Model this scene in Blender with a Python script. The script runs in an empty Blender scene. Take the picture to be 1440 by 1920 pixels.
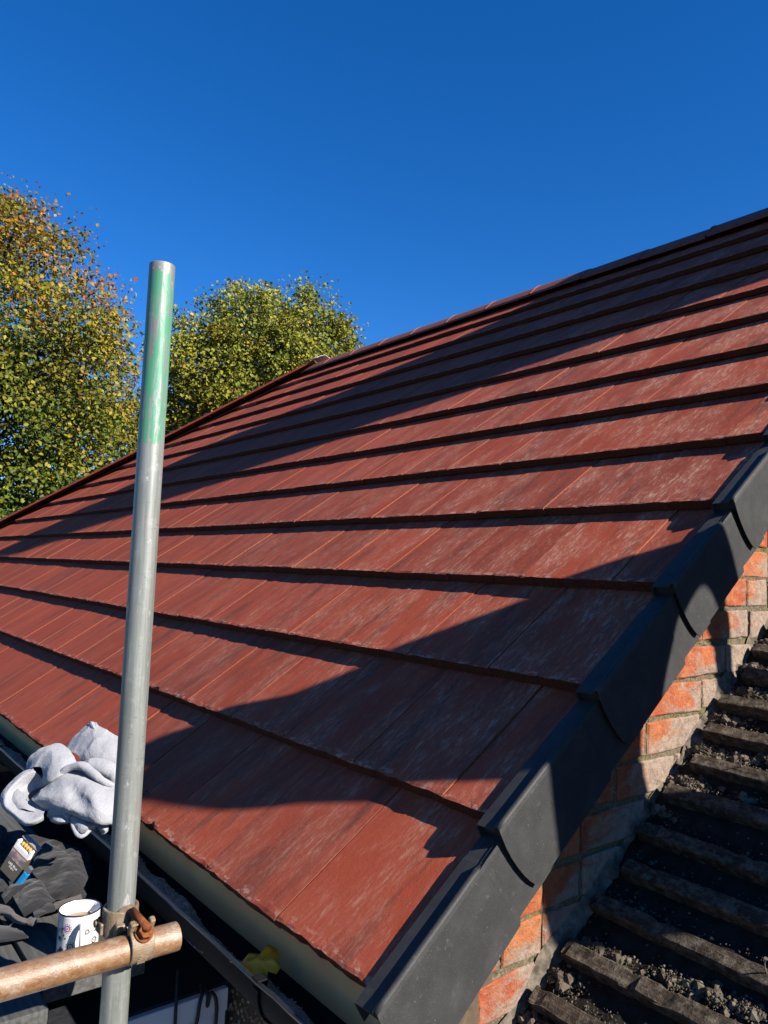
import bpy, bmesh, math, random
import numpy as np
from mathutils import Vector, Matrix

scene = bpy.context.scene
COL = scene.collection
random.seed(7)
rng = np.random.RandomState(11)

# ------------------------------------------------------------------ camera
PITCH = math.radians(38.3)
CP, SP = math.cos(PITCH), math.sin(PITCH)
CAM = Vector((0.95722, -0.76089, 0.63976))
FWD = Vector((-0.77923, 0.62171, 0.07923)).normalized()
RIGHT = Vector((0.62563, 0.77912, 0.03945)).normalized()
UP = RIGHT.cross(FWD).normalized()
RIGHT = FWD.cross(UP).normalized()
cam_data = bpy.data.cameras.new("camera")
cam = bpy.data.objects.new("camera", cam_data)
COL.objects.link(cam)
cam.matrix_world = Matrix(((RIGHT.x, UP.x, -FWD.x, CAM.x),
                           (RIGHT.y, UP.y, -FWD.y, CAM.y),
                           (RIGHT.z, UP.z, -FWD.z, CAM.z),
                           (0, 0, 0, 1)))
cam_data.sensor_fit = 'HORIZONTAL'
cam_data.sensor_width = 36.0
cam_data.lens = 36.0 * 1412.6 / 1440.0
cam_data.clip_start = 0.02
cam_data.clip_end = 2000.0
scene.camera = cam

# ------------------------------------------------------------------ sky and sun
SUN_DIR = Vector((0.81737, 0.25469, 0.51676)).normalized()      # towards the sun
SUN_EL = math.asin(SUN_DIR.z)
SUN_AZ = math.atan2(SUN_DIR.x, SUN_DIR.y)                       # clockwise from +Y
world = bpy.data.worlds.new("World")
scene.world = world
world.use_nodes = True
wn = world.node_tree
wn.nodes.clear()
w_out = wn.nodes.new('ShaderNodeOutputWorld')
w_bg = wn.nodes.new('ShaderNodeBackground')
w_sky = wn.nodes.new('ShaderNodeTexSky')
w_sky.sky_type = 'NISHITA'
w_sky.sun_disc = False
w_sky.sun_elevation = SUN_EL
w_sky.sun_rotation = SUN_AZ
w_sky.altitude = 300.0
w_sky.air_density = 1.0
w_sky.dust_density = 0.0
w_sky.ozone_density = 5.0
w_hsv = wn.nodes.new('ShaderNodeHueSaturation')
w_hsv.inputs['Saturation'].default_value = 1.275
w_hsv.inputs['Value'].default_value = 1.0
w_bg.inputs['Strength'].default_value = 0.0600
wn.links.new(w_sky.outputs[0], w_hsv.inputs['Color'])
w_tint = wn.nodes.new('ShaderNodeMixRGB')
w_tint.blend_type = 'MULTIPLY'
w_tint.inputs['Fac'].default_value = 1.0
w_tint.inputs['Color2'].default_value = (0.70, 0.84, 1.07, 1.0)
wn.links.new(w_hsv.outputs[0], w_tint.inputs['Color1'])
wn.links.new(w_tint.outputs[0], w_bg.inputs['Color'])
wn.links.new(w_bg.outputs[0], w_out.inputs['Surface'])

sun_data = bpy.data.lights.new("sun", 'SUN')
sun_data.energy = 5.0
sun_data.angle = math.radians(0.53)
sun_data.color = (1.0, 0.93, 0.84)
sun = bpy.data.objects.new("sun", sun_data)
COL.objects.link(sun)
sun.rotation_euler = (-SUN_DIR).to_track_quat('-Z', 'Y').to_euler()
sun.location = (6, 2, 8)

scene.view_settings.view_transform = 'Standard'
scene.view_settings.look = 'None'
scene.view_settings.gamma = 1.0
scene.view_settings.use_curve_mapping = False
scene.view_settings.exposure = 1.42
try:
    scene.cycles.max_bounces = 6
    scene.cycles.transparent_max_bounces = 6
except Exception:
    pass

# ------------------------------------------------------------------ helpers
def W(s, t, n):
    """roof coordinates (along the ridge, up the slope, off the slope) -> world"""
    return (s, t * CP - n * SP, t * SP + n * CP)

ROOF = Matrix(((1, 0, 0, 0), (0, CP, -SP, 0), (0, SP, CP, 0), (0, 0, 0, 1)))

def project(p):
    d = Vector(p) - CAM
    z = d.dot(FWD)
    if z < 0.01:
        return (-9999, -9999, z)
    return (720 + 1412.6 * d.dot(RIGHT) / z, 960 - 1412.6 * d.dot(UP) / z, z)

def mk_mesh(name, verts, faces, mats=(), smooth=False, matidx=None):
    me = bpy.data.meshes.new(name)
    me.from_pydata([tuple(map(float, v)) for v in verts], [], [tuple(int(i) for i in f) for f in faces])
    for m in mats:
        me.materials.append(m)
    if matidx is not None:
        me.polygons.foreach_set('material_index', list(matidx))
    if smooth:
        me.polygons.foreach_set('use_smooth', [True] * len(me.polygons))
    me.update()
    return me

def add(name, me, parent=None, mw=None):
    o = bpy.data.objects.new(name, me)
    COL.objects.link(o)
    if parent is not None:
        o.parent = parent
    if mw is not None:
        o.matrix_local = mw
    return o

def empty(name, loc=(0, 0, 0)):
    o = bpy.data.objects.new(name, None)
    o.empty_display_size = 0.1
    COL.objects.link(o)
    o.location = loc
    return o

def tag(o, label=None, cat=None, group=None, kind=None):
    if label: o['label'] = label
    if cat: o['category'] = cat
    if group: o['group'] = group
    if kind: o['kind'] = kind
    return o

class MB:
    """collects shapes into one mesh"""
    def __init__(s):
        s.v, s.f, s.mi = [], [], []
    def _add(s, v, f, mi=0):
        b = len(s.v)
        s.v += [tuple(x) for x in v]
        s.f += [tuple(i + b for i in q) for q in f]
        s.mi += [mi] * len(f)
    def box(s, x0, x1, y0, y1, z0, z1, mi=0, mtx=None):
        v = [Vector(c) for c in ((x0, y0, z0), (x1, y0, z0), (x1, y1, z0), (x0, y1, z0),
                                 (x0, y0, z1), (x1, y0, z1), (x1, y1, z1), (x0, y1, z1))]
        if mtx is not None:
            v = [mtx @ c for c in v]
        s._add(v, ((0, 3, 2, 1), (4, 5, 6, 7), (0, 1, 5, 4), (1, 2, 6, 5), (2, 3, 7, 6), (3, 0, 4, 7)), mi)
    def tube(s, pts, rad, n=10, caps=True, mi=0):
        pts = [Vector(p) for p in pts]
        if not hasattr(rad, '__len__'):
            rad = [rad] * len(pts)
        rings = []
        ref = None
        for i, p in enumerate(pts):
            d = (pts[min(i + 1, len(pts) - 1)] - pts[max(i - 1, 0)]).normalized()
            if ref is None:
                ref = d.orthogonal().normalized()
            a = (ref - d * ref.dot(d)).normalized()
            ref = a
            b = d.cross(a)
            rings.append([p + (a * math.cos(2 * math.pi * k / n) + b * math.sin(2 * math.pi * k / n)) * rad[i] for k in range(n)])
        v = [x for r in rings for x in r]
        f = []
        for i in range(len(pts) - 1):
            for k in range(n):
                f.append((i * n + k, i * n + (k + 1) % n, (i + 1) * n + (k + 1) % n, (i + 1) * n + k))
        if caps:
            f.append(tuple(reversed(range(n))))
            f.append(tuple((len(pts) - 1) * n + k for k in range(n)))
        s._add(v, f, mi)
    def grid(s, P, mi=0):
        h, w = len(P), len(P[0])
        v = [c for r in P for c in r]
        f = [(j * w + i, j * w + i + 1, (j + 1) * w + i + 1, (j + 1) * w + i) for j in range(h - 1) for i in range(w - 1)]
        s._add(v, f, mi)
    def prism(s, poly, axis_lo, axis_hi, fn, mi=0):
        """poly (a,b) list extruded along c; fn(a,b,c)->xyz"""
        n = len(poly)
        v = [fn(a, b, axis_lo) for a, b in poly] + [fn(a, b, axis_hi) for a, b in poly]
        f = [tuple(reversed(range(n))), tuple(range(n, 2 * n))]
        f += [(i, (i + 1) % n, n + (i + 1) % n, n + i) for i in range(n)]
        s._add(v, f, mi)
    def rock(s, c, r, rnd, squash=0.7, mi=0):
        base = ((0, 0, 1), (0.9, 0, 0.25), (0.28, 0.85, 0.25), (-0.72, 0.53, 0.2), (-0.72, -0.53, 0.25), (0.28, -0.85, 0.2), (0.1, 0.1, -0.8))
        a = rnd.random() * 6.28
        ca, sa = math.cos(a), math.sin(a)
        sx, sy, sz = r * (0.7 + rnd.random() * 0.7), r * (0.7 + rnd.random() * 0.5), r * squash * (0.6 + rnd.random() * 0.7)
        v = []
        for p in base:
            x, y, z = p[0] * sx * (0.8 + rnd.random() * 0.4), p[1] * sy * (0.8 + rnd.random() * 0.4), p[2] * sz
            v.append((c[0] + x * ca - y * sa, c[1] + x * sa + y * ca, c[2] + z))
        s._add(v, [(0, 1, 2), (0, 2, 3), (0, 3, 4), (0, 4, 5), (0, 5, 1), (6, 2, 1), (6, 3, 2), (6, 4, 3), (6, 5, 4), (6, 1, 5)], mi)
    def mesh(s, name, mats, smooth=False):
        return mk_mesh(name, s.v, s.f, mats if isinstance(mats, (list, tuple)) else [mats], smooth, s.mi)
    def build(s, name, mats, parent=None, smooth=False):
        return add(name, s.mesh(name, mats, smooth), parent)

def bevel(o, w, seg=2):
    m = o.modifiers.new('bevel', 'BEVEL')
    m.width = w
    m.segments = seg
    m.limit_method = 'ANGLE'
    return o

# ------------------------------------------------------------------ materials
ALB = 0.72          # overall reflectance level that goes with the exposure
class NT:
    def __init__(s, name):
        s.m = bpy.data.materials.new(name)
        s.m.use_nodes = True
        s.t = s.m.node_tree
        s.p = s.t.nodes['Principled BSDF']
    def n(s, typ, **kw):
        nd = s.t.nodes.new('ShaderNode' + typ)
        for k, v in kw.items():
            setattr(nd, k, v)
        return nd
    def l(s, a, b):
        s.t.links.new(a, b)
    def coord(s, kind='Object', scale=(1, 1, 1), rot=(0, 0, 0), rnd=0.0):
        tc = s.n('TexCoord')
        mp = s.n('Mapping')
        mp.inputs['Scale'].default_value = scale
        mp.inputs['Rotation'].default_value = rot
        if kind == 'World':
            g = s.n('NewGeometry')
            src = g.outputs['Position']
        else:
            src = tc.outputs[kind]
        if rnd:
            oi = s.n('ObjectInfo')
            mu = s.n('MATH' if False else 'Math', operation='MULTIPLY')
            mu.inputs[1].default_value = rnd
            s.l(oi.outputs['Random'], mu.inputs[0])
            ad = s.n('VectorMath', operation='ADD')
            s.l(src, ad.inputs[0])
            s.l(mu.outputs[0], ad.inputs[1])
            src = ad.outputs[0]
        s.l(src, mp.inputs['Vector'])
        return mp.outputs[0]
    def noise(s, vec, scale=5, detail=4, rough=0.55, dist=0.0):
        nd = s.n('TexNoise')
        nd.inputs['Scale'].default_value = scale
        nd.inputs['Detail'].default_value = detail
        nd.inputs['Roughness'].default_value = rough
        nd.inputs['Distortion'].default_value = dist
        s.l(vec, nd.inputs['Vector'])
        return nd.outputs['Fac']
    def ramp(s, fac, stops):
        r = s.n('ValToRGB')
        e = r.color_ramp.elements
        while len(e) < len(stops):
            e.new(0.5)
        for i, (p, c) in enumerate(stops):
            e[i].position = p
            e[i].color = (*c, 1) if len(c) == 3 else c
        s.l(fac, r.inputs['Fac'])
        return r.outputs['Color']
    def rampv(s, fac, a, b):
        return s.ramp(fac, [(a, (0, 0, 0)), (b, (1, 1, 1))])
    def mix(s, fac, a, b, blend='MIX'):
        m = s.n('MixRGB', blend_type=blend)
        for sock, v in ((m.inputs['Fac'], fac), (m.inputs['Color1'], a), (m.inputs['Color2'], b)):
            if isinstance(v, (int, float)):
                sock.default_value = v
            elif isinstance(v, tuple):
                sock.default_value = (*v, 1) if len(v) == 3 else v
            else:
                s.l(v, sock)
        return m.outputs['Color']
    def math(s, op, a, b=0.0):
        m = s.n('Math', operation=op)
        for sock, v in ((m.inputs[0], a), (m.inputs[1], b)):
            if isinstance(v, (int, float)):
                sock.default_value = v
            else:
                s.l(v, sock)
        return m.outputs[0]
    def bump(s, height, strength=0.4, dist=0.002):
        b = s.n('Bump')
        b.inputs['Strength'].default_value = strength
        b.inputs['Distance'].default_value = dist
        s.l(height, b.inputs['Height'])
        s.l(b.outputs['Normal'], s.p.inputs['Normal'])
    def col(s, c):
        if isinstance(c, tuple):
            s.p.inputs['Base Color'].default_value = (*(v * ALB for v in c), 1)
        else:
            s.l(s.mix(1.0, c, (ALB, ALB, ALB), 'MULTIPLY'), s.p.inputs['Base Color'])
    def set(s, rough=0.8, spec=0.3, metal=0.0):
        if isinstance(rough, (int, float)):
            s.p.inputs['Roughness'].default_value = rough
        else:
            s.l(rough, s.p.inputs['Roughness'])
        s.p.inputs['Specular IOR Level'].default_value = spec
        s.p.inputs['Metallic'].default_value = metal
        return s.m

def simple(name, color, rough=0.7, spec=0.3, metal=0.0, nscale=40, var=0.25, bump=0.0, bdist=0.002, kind='Object', scale=(1, 1, 1)):
    k = NT(name)
    v = k.coord(kind, scale)
    f = k.noise(v, nscale, 5)
    lo = tuple(c * (1 - var) for c in color)
    hi = tuple(min(1, c * (1 + var)) for c in color)
    k.col(k.ramp(f, [(0.3, lo), (0.7, hi)]))
    if bump:
        k.bump(k.noise(v, nscale * 2.5, 4), bump, bdist)
    return k.set(rough, spec, metal)

def tile_material():
    k = NT('concrete_tile_red')
    st = k.coord('Object', (1, 1, 1), rnd=13.7)
    oi = k.n('ObjectInfo')
    base = k.ramp(oi.outputs['Random'], [(0.0, (0.22, 0.046, 0.027)), (0.2, (0.345, 0.055, 0.022)), (0.45, (0.27, 0.047, 0.021)), (0.6, (0.39, 0.066, 0.026)), (0.8, (0.31, 0.056, 0.028)), (1.0, (0.25, 0.046, 0.021))])
    # broad streaks that run down the slope
    vs = k.coord('Object', (16, 2.2, 16), (0, 0, 0.10), rnd=13.7)
    f1 = k.noise(vs, 1.3, 4, 0.6, 0.4)
    c = k.mix(k.rampv(f1, 0.50, 0.68), base, (0.110, 0.036, 0.026))
    f2 = k.noise(k.coord('Object', (9, 2.0, 9), (0, 0, 0.06), rnd=31.1), 1.6, 3)
    c = k.mix(k.math('MULTIPLY', k.rampv(f2, 0.5, 0.72), 0.55), c, (0.42, 0.075, 0.036))
    # sandy grain
    g = k.noise(st, 420, 3, 0.7)
    c = k.mix(0.28, c, k.ramp(g, [(0.3, (0.07, 0.014, 0.007)), (0.62, (0.45, 0.100, 0.052))]))
    # pale lime bloom, fine flecks, strongest on the tiles near the verge
    gp = k.n('NewGeometry')
    sx = k.n('SeparateXYZ')
    k.l(gp.outputs['Position'], sx.inputs[0])
    mr = k.n('MapRange')
    mr.inputs['From Min'].default_value = -3.2
    mr.inputs['From Max'].default_value = -0.3
    mr.inputs['To Min'].default_value = 0.05
    mr.inputs['To Max'].default_value = 1.1
    k.l(sx.outputs['X'], mr.inputs['Value'])
    my = k.n('MapRange')
    my.inputs['From Min'].default_value = 0.05
    my.inputs['From Max'].default_value = 1.1
    my.inputs['To Min'].default_value = 0.42
    my.inputs['To Max'].default_value = 1.0
    k.l(sx.outputs['Y'], my.inputs['Value'])
    where = k.math('MULTIPLY', mr.outputs[0], my.outputs[0])
    patch = k.rampv(k.noise(k.coord('Object', (7, 2.6, 7), (0, 0, 0.12), rnd=57.3), 1.4, 4, 0.6), 0.44, 0.64)
    fleck = k.rampv(k.noise(k.coord('Object', (85, 20, 85), (0, 0, 0.30), rnd=7.9), 1.3, 8, 0.76, 0.25), 0.49, 0.66)
    m = k.math('MULTIPLY', k.math('MULTIPLY', patch, fleck), where)
    m2 = k.math('MULTIPLY', k.rampv(k.noise(k.coord('Object', (110, 20, 110), (0, 0, 0.26), rnd=3.3), 1.2, 5, 0.72), 0.58, 0.68), k.math('MULTIPLY', where, 0.40))
    m = k.math('MINIMUM', k.math('MULTIPLY', k.math('ADD', m, m2), 1.0), 0.75)
    c = k.mix(k.math('MULTIPLY', k.math('MULTIPLY', patch, where), 0.22), c, (0.47, 0.20, 0.135))
    c = k.mix(m, c, (0.60, 0.37, 0.25))
    # worn pale spots along the nose edge
    tc = k.n('TexCoord')
    so = k.n('SeparateXYZ')
    k.l(tc.outputs['Object'], so.inputs[0])
    en = k.n('MapRange')
    en.inputs['From Min'].default_value = 0.026
    en.inputs['From Max'].default_value = 0.008
    k.l(so.outputs['Y'], en.inputs['Value'])
    spot = k.rampv(k.noise(k.coord('Object', (38, 75, 1), rnd=21.0), 1.0, 3, 0.6), 0.54, 0.60)
    c = k.mix(k.math('MULTIPLY', k.math('MULTIPLY', spot, en.outputs[0]), 0.55), c, (0.56, 0.34, 0.25))
    k.col(c)
    k.bump(k.math('ADD', g, k.math('MULTIPLY', k.noise(st, 60, 4), 1.2)), 0.55, 0.0011)
    return k.set(0.75, 0.18)

M_TILE = tile_material()
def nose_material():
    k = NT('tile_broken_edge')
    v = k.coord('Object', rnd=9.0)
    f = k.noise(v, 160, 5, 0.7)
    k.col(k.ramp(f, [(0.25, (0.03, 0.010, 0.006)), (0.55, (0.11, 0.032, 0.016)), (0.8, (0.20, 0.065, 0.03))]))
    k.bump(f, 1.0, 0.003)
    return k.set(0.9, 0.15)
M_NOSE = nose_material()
M_SIDE = simple('tile_side', (0.25, 0.072, 0.030), 0.85, 0.2, nscale=90, var=0.3)
def plastic_material():
    k = NT('black_plastic')
    v = k.coord('Object')
    f = k.noise(v, 700, 3, 0.7)
    big = k.noise(v, 14, 4, 0.6)
    c = k.mix(k.rampv(big, 0.40, 0.85), (0.030, 0.030, 0.030), (0.052, 0.052, 0.051))
    scr = k.rampv(k.noise(k.coord('Object', (40, 300, 90), (0.6, 0.3, 0.2)), 1.0, 3), 0.72, 0.74)
    c = k.mix(k.math('MULTIPLY', scr, 0.6), c, (0.22, 0.22, 0.21))
    dust = k.rampv(k.noise(k.coord('World', (1, 1, 1)), 55, 6, 0.75), 0.60, 0.75)
    c = k.mix(k.math('MULTIPLY', dust, 0.45), c, (0.17, 0.16, 0.145))
    c = k.mix(k.rampv(f, 0.58, 0.75), c, (0.115, 0.115, 0.113))
    k.col(c)
    k.bump(f, 0.6, 0.0006)
    return k.set(0.55, 0.20)
M_PLASTIC = plastic_material()
M_RIDGE = simple('ridge_tile_brown', (0.20, 0.062, 0.044), 0.7, 0.35, nscale=60, var=0.35, bump=0.4)
M_HIP = simple('hip_tile_red', (0.30, 0.062, 0.034), 0.7, 0.35, nscale=30, var=0.3, bump=0.4)
M_BLACK = simple('black_rubber', (0.012, 0.012, 0.013), 0.6, 0.3, var=0.2)
M_DARK = simple('roof_underlay', (0.03, 0.03, 0.035), 0.9, 0.1)
M_LEAD = simple('bright_lead', (0.55, 0.56, 0.58), 0.5, 0.4, nscale=30)

# ================================================================== SETTING
M_GROUND = simple('grass_ground', (0.10, 0.095, 0.06), 0.95, 0.1, nscale=3, var=0.4, kind='World')
mb = MB()
mb.grid([[(-900 + 1800 * i / 8, -900 + 1800 * j / 8, -6.0) for i in range(9)] for j in range(9)])
tag(mb.build('ground', M_GROUND), kind='structure')
M_PAVE = simple('paving', (0.16, 0.15, 0.14), 0.9, 0.2, nscale=6, kind='World')
mb = MB()
mb.grid([[(-14 + 28 * i / 4, -6 + 6.1 * j / 4, -5.996) for i in range(5)] for j in range(5)])
tag(mb.build('path', M_PAVE), kind='structure')

# ================================================================== TILED ROOF
G, WT = 0.345, 0.2914
APEX = 4.52
HIP0, HIP1 = (-5.72, 4.52), (-8.90, 1.60)          # hip line in roof coordinates (s,t)
def hip_s(t):
    return HIP0[0] + (HIP1[0] - HIP0[0]) * (t - HIP0[1]) / (HIP1[1] - HIP0[1])
roof = tag(empty('tiled_roof'), 'newly laid roof slope of flat red-brown interlocking tiles with black plastic verge', 'roof')

TH = 0.0262
TILT = math.atan(0.0315 / G)

def tile_mesh(seed, w, length=0.40, seg=14, chip=0.0):
    """local x = width, y = up the slope from the nose, z = off the slope"""
    r = random.Random(seed)
    top, bev, bot = [], [], []
    walk = 0.0
    for i in range(seg + 1):
        u = i / seg
        walk = walk * 0.5 + (r.random() - 0.5) * 0.0017
        y = walk + (r.random() ** 6) * 0.004
        zc = -(r.random() ** 3) * 0.0028
        if chip and abs(u - chip) < 0.07:
            y += 0.010 * (1 - abs(u - chip) / 0.07)
            zc -= 0.006
        if i in (0, seg):
            zc -= 0.001
        x = u * w
        top.append((x, y, zc))
        bev.append((x, max(y, 0) + 0.005 + r.random() * 0.003, 0.0))
        bot.append((x, y + 0.001 + (r.random() - 0.5) * 0.0016, -TH))
    v = top + bev + bot
    n = seg + 1
    f, mi = [], []
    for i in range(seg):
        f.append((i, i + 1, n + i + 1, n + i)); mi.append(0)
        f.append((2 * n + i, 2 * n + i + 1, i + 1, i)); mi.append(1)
    b = len(v)
    v += [(0, length, 0), (w, length, 0), (0, length, -TH), (w, length, -TH)]
    f.append(tuple(n + i for i in range(n)) + (b + 1, b)); mi.append(0)
    f.append((n - 1, 3 * n - 1, b + 3, b + 1, 2 * n - 1)); mi.append(2)
    f.append((2 * n, 0, n, b, b + 2)); mi.append(0)
    f.append((b + 2, b, b + 1, b + 3)) ; mi.append(0)
    f[-1] = (b, b + 2, b + 3, b + 1)
    f.append(tuple(2 * n + i for i in reversed(range(n))) + (b + 2, b + 3)); mi.append(1)
    return mk_mesh('tile', v, f, [M_TILE, M_NOSE, M_SIDE], False, mi)

GAP = 0.0030
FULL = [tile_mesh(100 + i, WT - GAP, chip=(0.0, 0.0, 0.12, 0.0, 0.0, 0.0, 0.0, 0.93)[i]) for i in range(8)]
HALF = [tile_mesh(200 + i, WT / 2 - GAP, seg=8) for i in range(3)]
FAR = [tile_mesh(300 + i, WT - GAP, seg=6) for i in range(6)]

def clip_poly(poly, a, b, c):
    """keep a*x+b*y+c>=0"""
    out = []
    for i in range(len(poly)):
        p, q = poly[i], poly[(i + 1) % len(poly)]
        dp, dq = a * p[0] + b * p[1] + c, a * q[0] + b * q[1] + c
        if dp >= 0:
            out.append(p)
        if dp * dq < 0:
            k = dp / (dp - dq)
            out.append((p[0] + (q[0] - p[0]) * k, p[1] + (q[1] - p[1]) * k))
    return out

def tile_matrix(s0, t0, w, r, near):
    ry = 0.0022 + (r.random() - 0.5) * 0.0095            # right edge stands a touch proud of its neighbour
    rx = -TILT + (r.random() - 0.5) * 0.006
    rz = (r.random() - 0.5) * 0.005
    loc = Matrix.Translation((s0 + (r.random() - 0.5) * 0.0012, t0 + (r.random() - 0.5) * 0.0035, (r.random() - 0.5) * 0.0022))
    return ROOF @ loc @ Matrix.Rotation(rz, 4, 'Z') @ Matrix.Rotation(rx, 4, 'X') @ Matrix.Rotation(-ry, 4, 'Y')

hidden = MB()
placed = []
tr = random.Random(5)
count = 0
for k in range(13):
    t0 = k * G
    right = 0.0254
    edges = [right]
    first = -0.266 if k % 2 == 0 else -0.121
    s = first
    while s > hip_s(t0) - 0.6:
        edges.append(s)
        s -= WT
    for j in range(len(edges) - 1):
        s1, s0 = edges[j], edges[j + 1]
        w = s1 - s0
        length = 0.40 if k < 12 else 0.30
        # hip cut
        lim = lambda t: hip_s(t) + 0.035
        if s1 < lim(t0):
            continue
        mw = tile_matrix(s0, t0, w, tr, True)
        pr = [project(W(a, b, 0)) for a in (s0, s1) for b in (t0, t0 + G)]
        vis = any(-10 < p[0] < 1450 and -10 < p[1] < 1930 for p in pr)
        if not vis:
            c = [mw @ Vector(q) for q in ((0, 0, 0), (w - GAP, 0, 0), (w - GAP, length, 0), (0, length, 0), (0, 0, -TH), (w - GAP, 0, -TH))]
            hidden._add(c, [(0, 1, 2, 3), (4, 5, 1, 0)])
            continue
        if s0 < lim(t0 + length):
            # cut tile at the hip
            poly = [(0, 0), (w - GAP, 0), (w - GAP, length), (0, length)]
            d = (HIP1[0] - HIP0[0]) / (HIP1[1] - HIP0[1])
            poly = clip_poly(poly, 1.0, -d, s0 - (hip_s(t0) + 0.035))
            if len(poly) < 3:
                continue
            m2 = MB()
            m2.prism(poly, -TH, 0.0, lambda a, b, c: (a, b, c))
            me = m2.mesh('tile', [M_TILE])
        elif w < 0.2:
            me = tr.choice(HALF)
        elif k < 6:
            me = FULL[2] if (k == 1 and j == 5) else (FULL[7] if (k == 0 and j == 3) else FULL[tr.choice((0, 1, 3, 4, 5, 6))])
        else:
            me = tr.choice(FAR)
        xs, ys_ = [min(max(p[0], 0), 1440) for p in pr], [min(max(p[1], 0), 1920) for p in pr]
        placed.append(((max(xs) - min(xs)) * (max(ys_) - min(ys_)), len(placed), me, mw))
placed.sort(key=lambda q: -q[0])
for q in placed[300:]:
    hidden._add([q[3] @ v.co for v in q[2].vertices], [tuple(p.vertices) for p in q[2].polygons])
for q in sorted(placed[:300], key=lambda q: q[1]):
    add('tile', q[2], roof, q[3])
print('tiles', len(placed))
o = hidden.build('tile_field', [M_TILE], roof)
tag(o, kind='stuff')

# deck below the tiles, hip slope and rear slope
mb = MB()
d = -0.062
hipb = (hip_s(0.02), 0.02)
mb._add([W(0.02, 0.03, d), W(hipb[0], 0.03, d), W(HIP0[0], APEX - 0.02, d), W(0.02, APEX - 0.02, d)], [(0, 1, 2, 3)])
o = mb.build('underlay', [M_DARK], roof)
ap = W(0, APEX, -0.02)
eave = W(0, 0, -0.02)
xb = hip_s(0.0)
apx = HIP0[0]
mb = MB()
yb = ap[1] * 2 - eave[1]
mb._add([(xb, eave[1], eave[2] - .01), (apx, ap[1], ap[2] - .01), (xb, yb, eave[2] - .01)], [(0, 1, 2)])
mb._add([(0.02, ap[1], ap[2] - .01), (0.02, yb, eave[2] - .01), (xb, yb, eave[2] - .01), (apx, ap[1], ap[2] - .01)], [(0, 1, 2, 3)])
mb.build('rear_slope', [M_TILE], roof)

# ---- ridge and hip tiles
def cap_tile(length, wing, drop, th, seed):
    """capping along local x, crest at z=0; two flat wings with a rounded crest"""
    r = random.Random(seed)
    prof = []
    for i in range(9):
        u = -1 + i / 4.0
        z = -drop * (abs(u) ** 1.25)
        prof.append((u * wing, z))
    inner = [(y * 0.96, z - th) for y, z in reversed(prof)]
    poly = prof + inner
    m = MB()
    n = len(prof)
    vv = []
    for x in (0.0, length):
        vv += [(x, y, z + (r.random() - .5) * .001) for y, z in poly]
    f = []
    N = len(poly)
    for i in range(N):
        f.append((i, (i + 1) % N, N + (i + 1) % N, N + i))
    for i in range(n - 1):
        for b in (0, N):
            q = (b + i, b + i + 1, b + N - 2 - i, b + N - 1 - i)
            f.append(q if b else tuple(reversed(q)))
    m._add(vv, f)
    return m

RM = [cap_tile(0.442, 0.115, 0.092, 0.014, i).mesh('ridge_tile', [M_RIDGE]) for i in range(3)]
HM = [cap_tile(0.442, 0.150, 0.062, 0.014, 9 + i).mesh('hip_tile', [M_HIP]) for i in range(3)]
mclip = MB()
mclip.box(-0.012, 0.012, -0.10, 0.10, -0.070, -0.055)
mclip.tube([(0, -0.118, -0.065), (0, -0.105, -0.035), (0, -0.05, -0.006), (0, 0, 0.010), (0, 0.05, -0.006), (0, 0.105, -0.035), (0, 0.118, -0.065)], 0.007, 6)
MCLIP = mclip.mesh('clip', [M_BLACK])
# bead that sits in the joint between two ridge tiles
mbead = MB()
mbead.tube([(0, -0.117, -0.096), (0, -0.085, -0.062), (0, -0.04, -0.022), (0, 0, -0.001), (0, 0.04, -0.022), (0, 0.085, -0.062), (0, 0.117, -0.096)], 0.0055, 6)
MBEAD = mbead.mesh('joint_strip', [M_RIDGE])
crest = Vector(W(0, APEX - 0.022, 0.030))
rr = random.Random(3)
x = 0.06
i = 0
while x > HIP0[0] + 0.1:
    L = min(0.442, x - HIP0[0])
    mw = Matrix.Translation((x - 0.442, crest.y, crest.z + rr.uniform(-.004, .004))) @ Matrix.Rotation(rr.uniform(-.006, .006), 4, 'Y')
    t = add('ridge_tile', RM[i % 3], roof, mw)
    add('joint_strip', MBEAD, t, Matrix.Translation((0.0, 0, 0)))
    x -= 0.45
    i += 1
# hip
h0 = Vector(W(HIP0[0] + 0.0, HIP0[1] + 0.02, 0.062))
h1 = Vector(W(HIP1[0], HIP1[1], 0.062))
dirv = (h1 - h0).normalized()
side = Vector((0, 0, 1)).cross(dirv).normalized()
nrm = dirv.cross(side).normalized()
dist = 0.0
i = 0
while dist < 6.3:
    p = h0 + dirv * (dist + 0.0)
    rot = Matrix((dirv, side, nrm)).transposed().to_4x4()
    t = add('hip_tile', HM[i % 3], roof, Matrix.Translation(p) @ rot)
    add('clip', MCLIP, t, Matrix.Translation((0.445, 0, 0)))
    dist += 0.45
    i += 1
# lead patch where hip meets ridge
mb = MB()
P = []
for a in range(7):
    row = []
    for b in range(7):
        u, v = a / 6 - .5, b / 6 - .5
        row.append(h0 + Vector((0.10, 0, 0.006)) + Vector((1, 0, 0)) * u * 0.24 + Vector((0, 1, 0)) * v * 0.20 + Vector((0, 0, -abs(v) * 0.10 + rr.uniform(-.006, .006) + 0.01)))
    P.append(row)
mb.grid(P)
o = mb.build('lead_saddle', [M_LEAD], roof)
o.modifiers.new('solid', 'SOLIDIFY').thickness = 0.003
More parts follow.
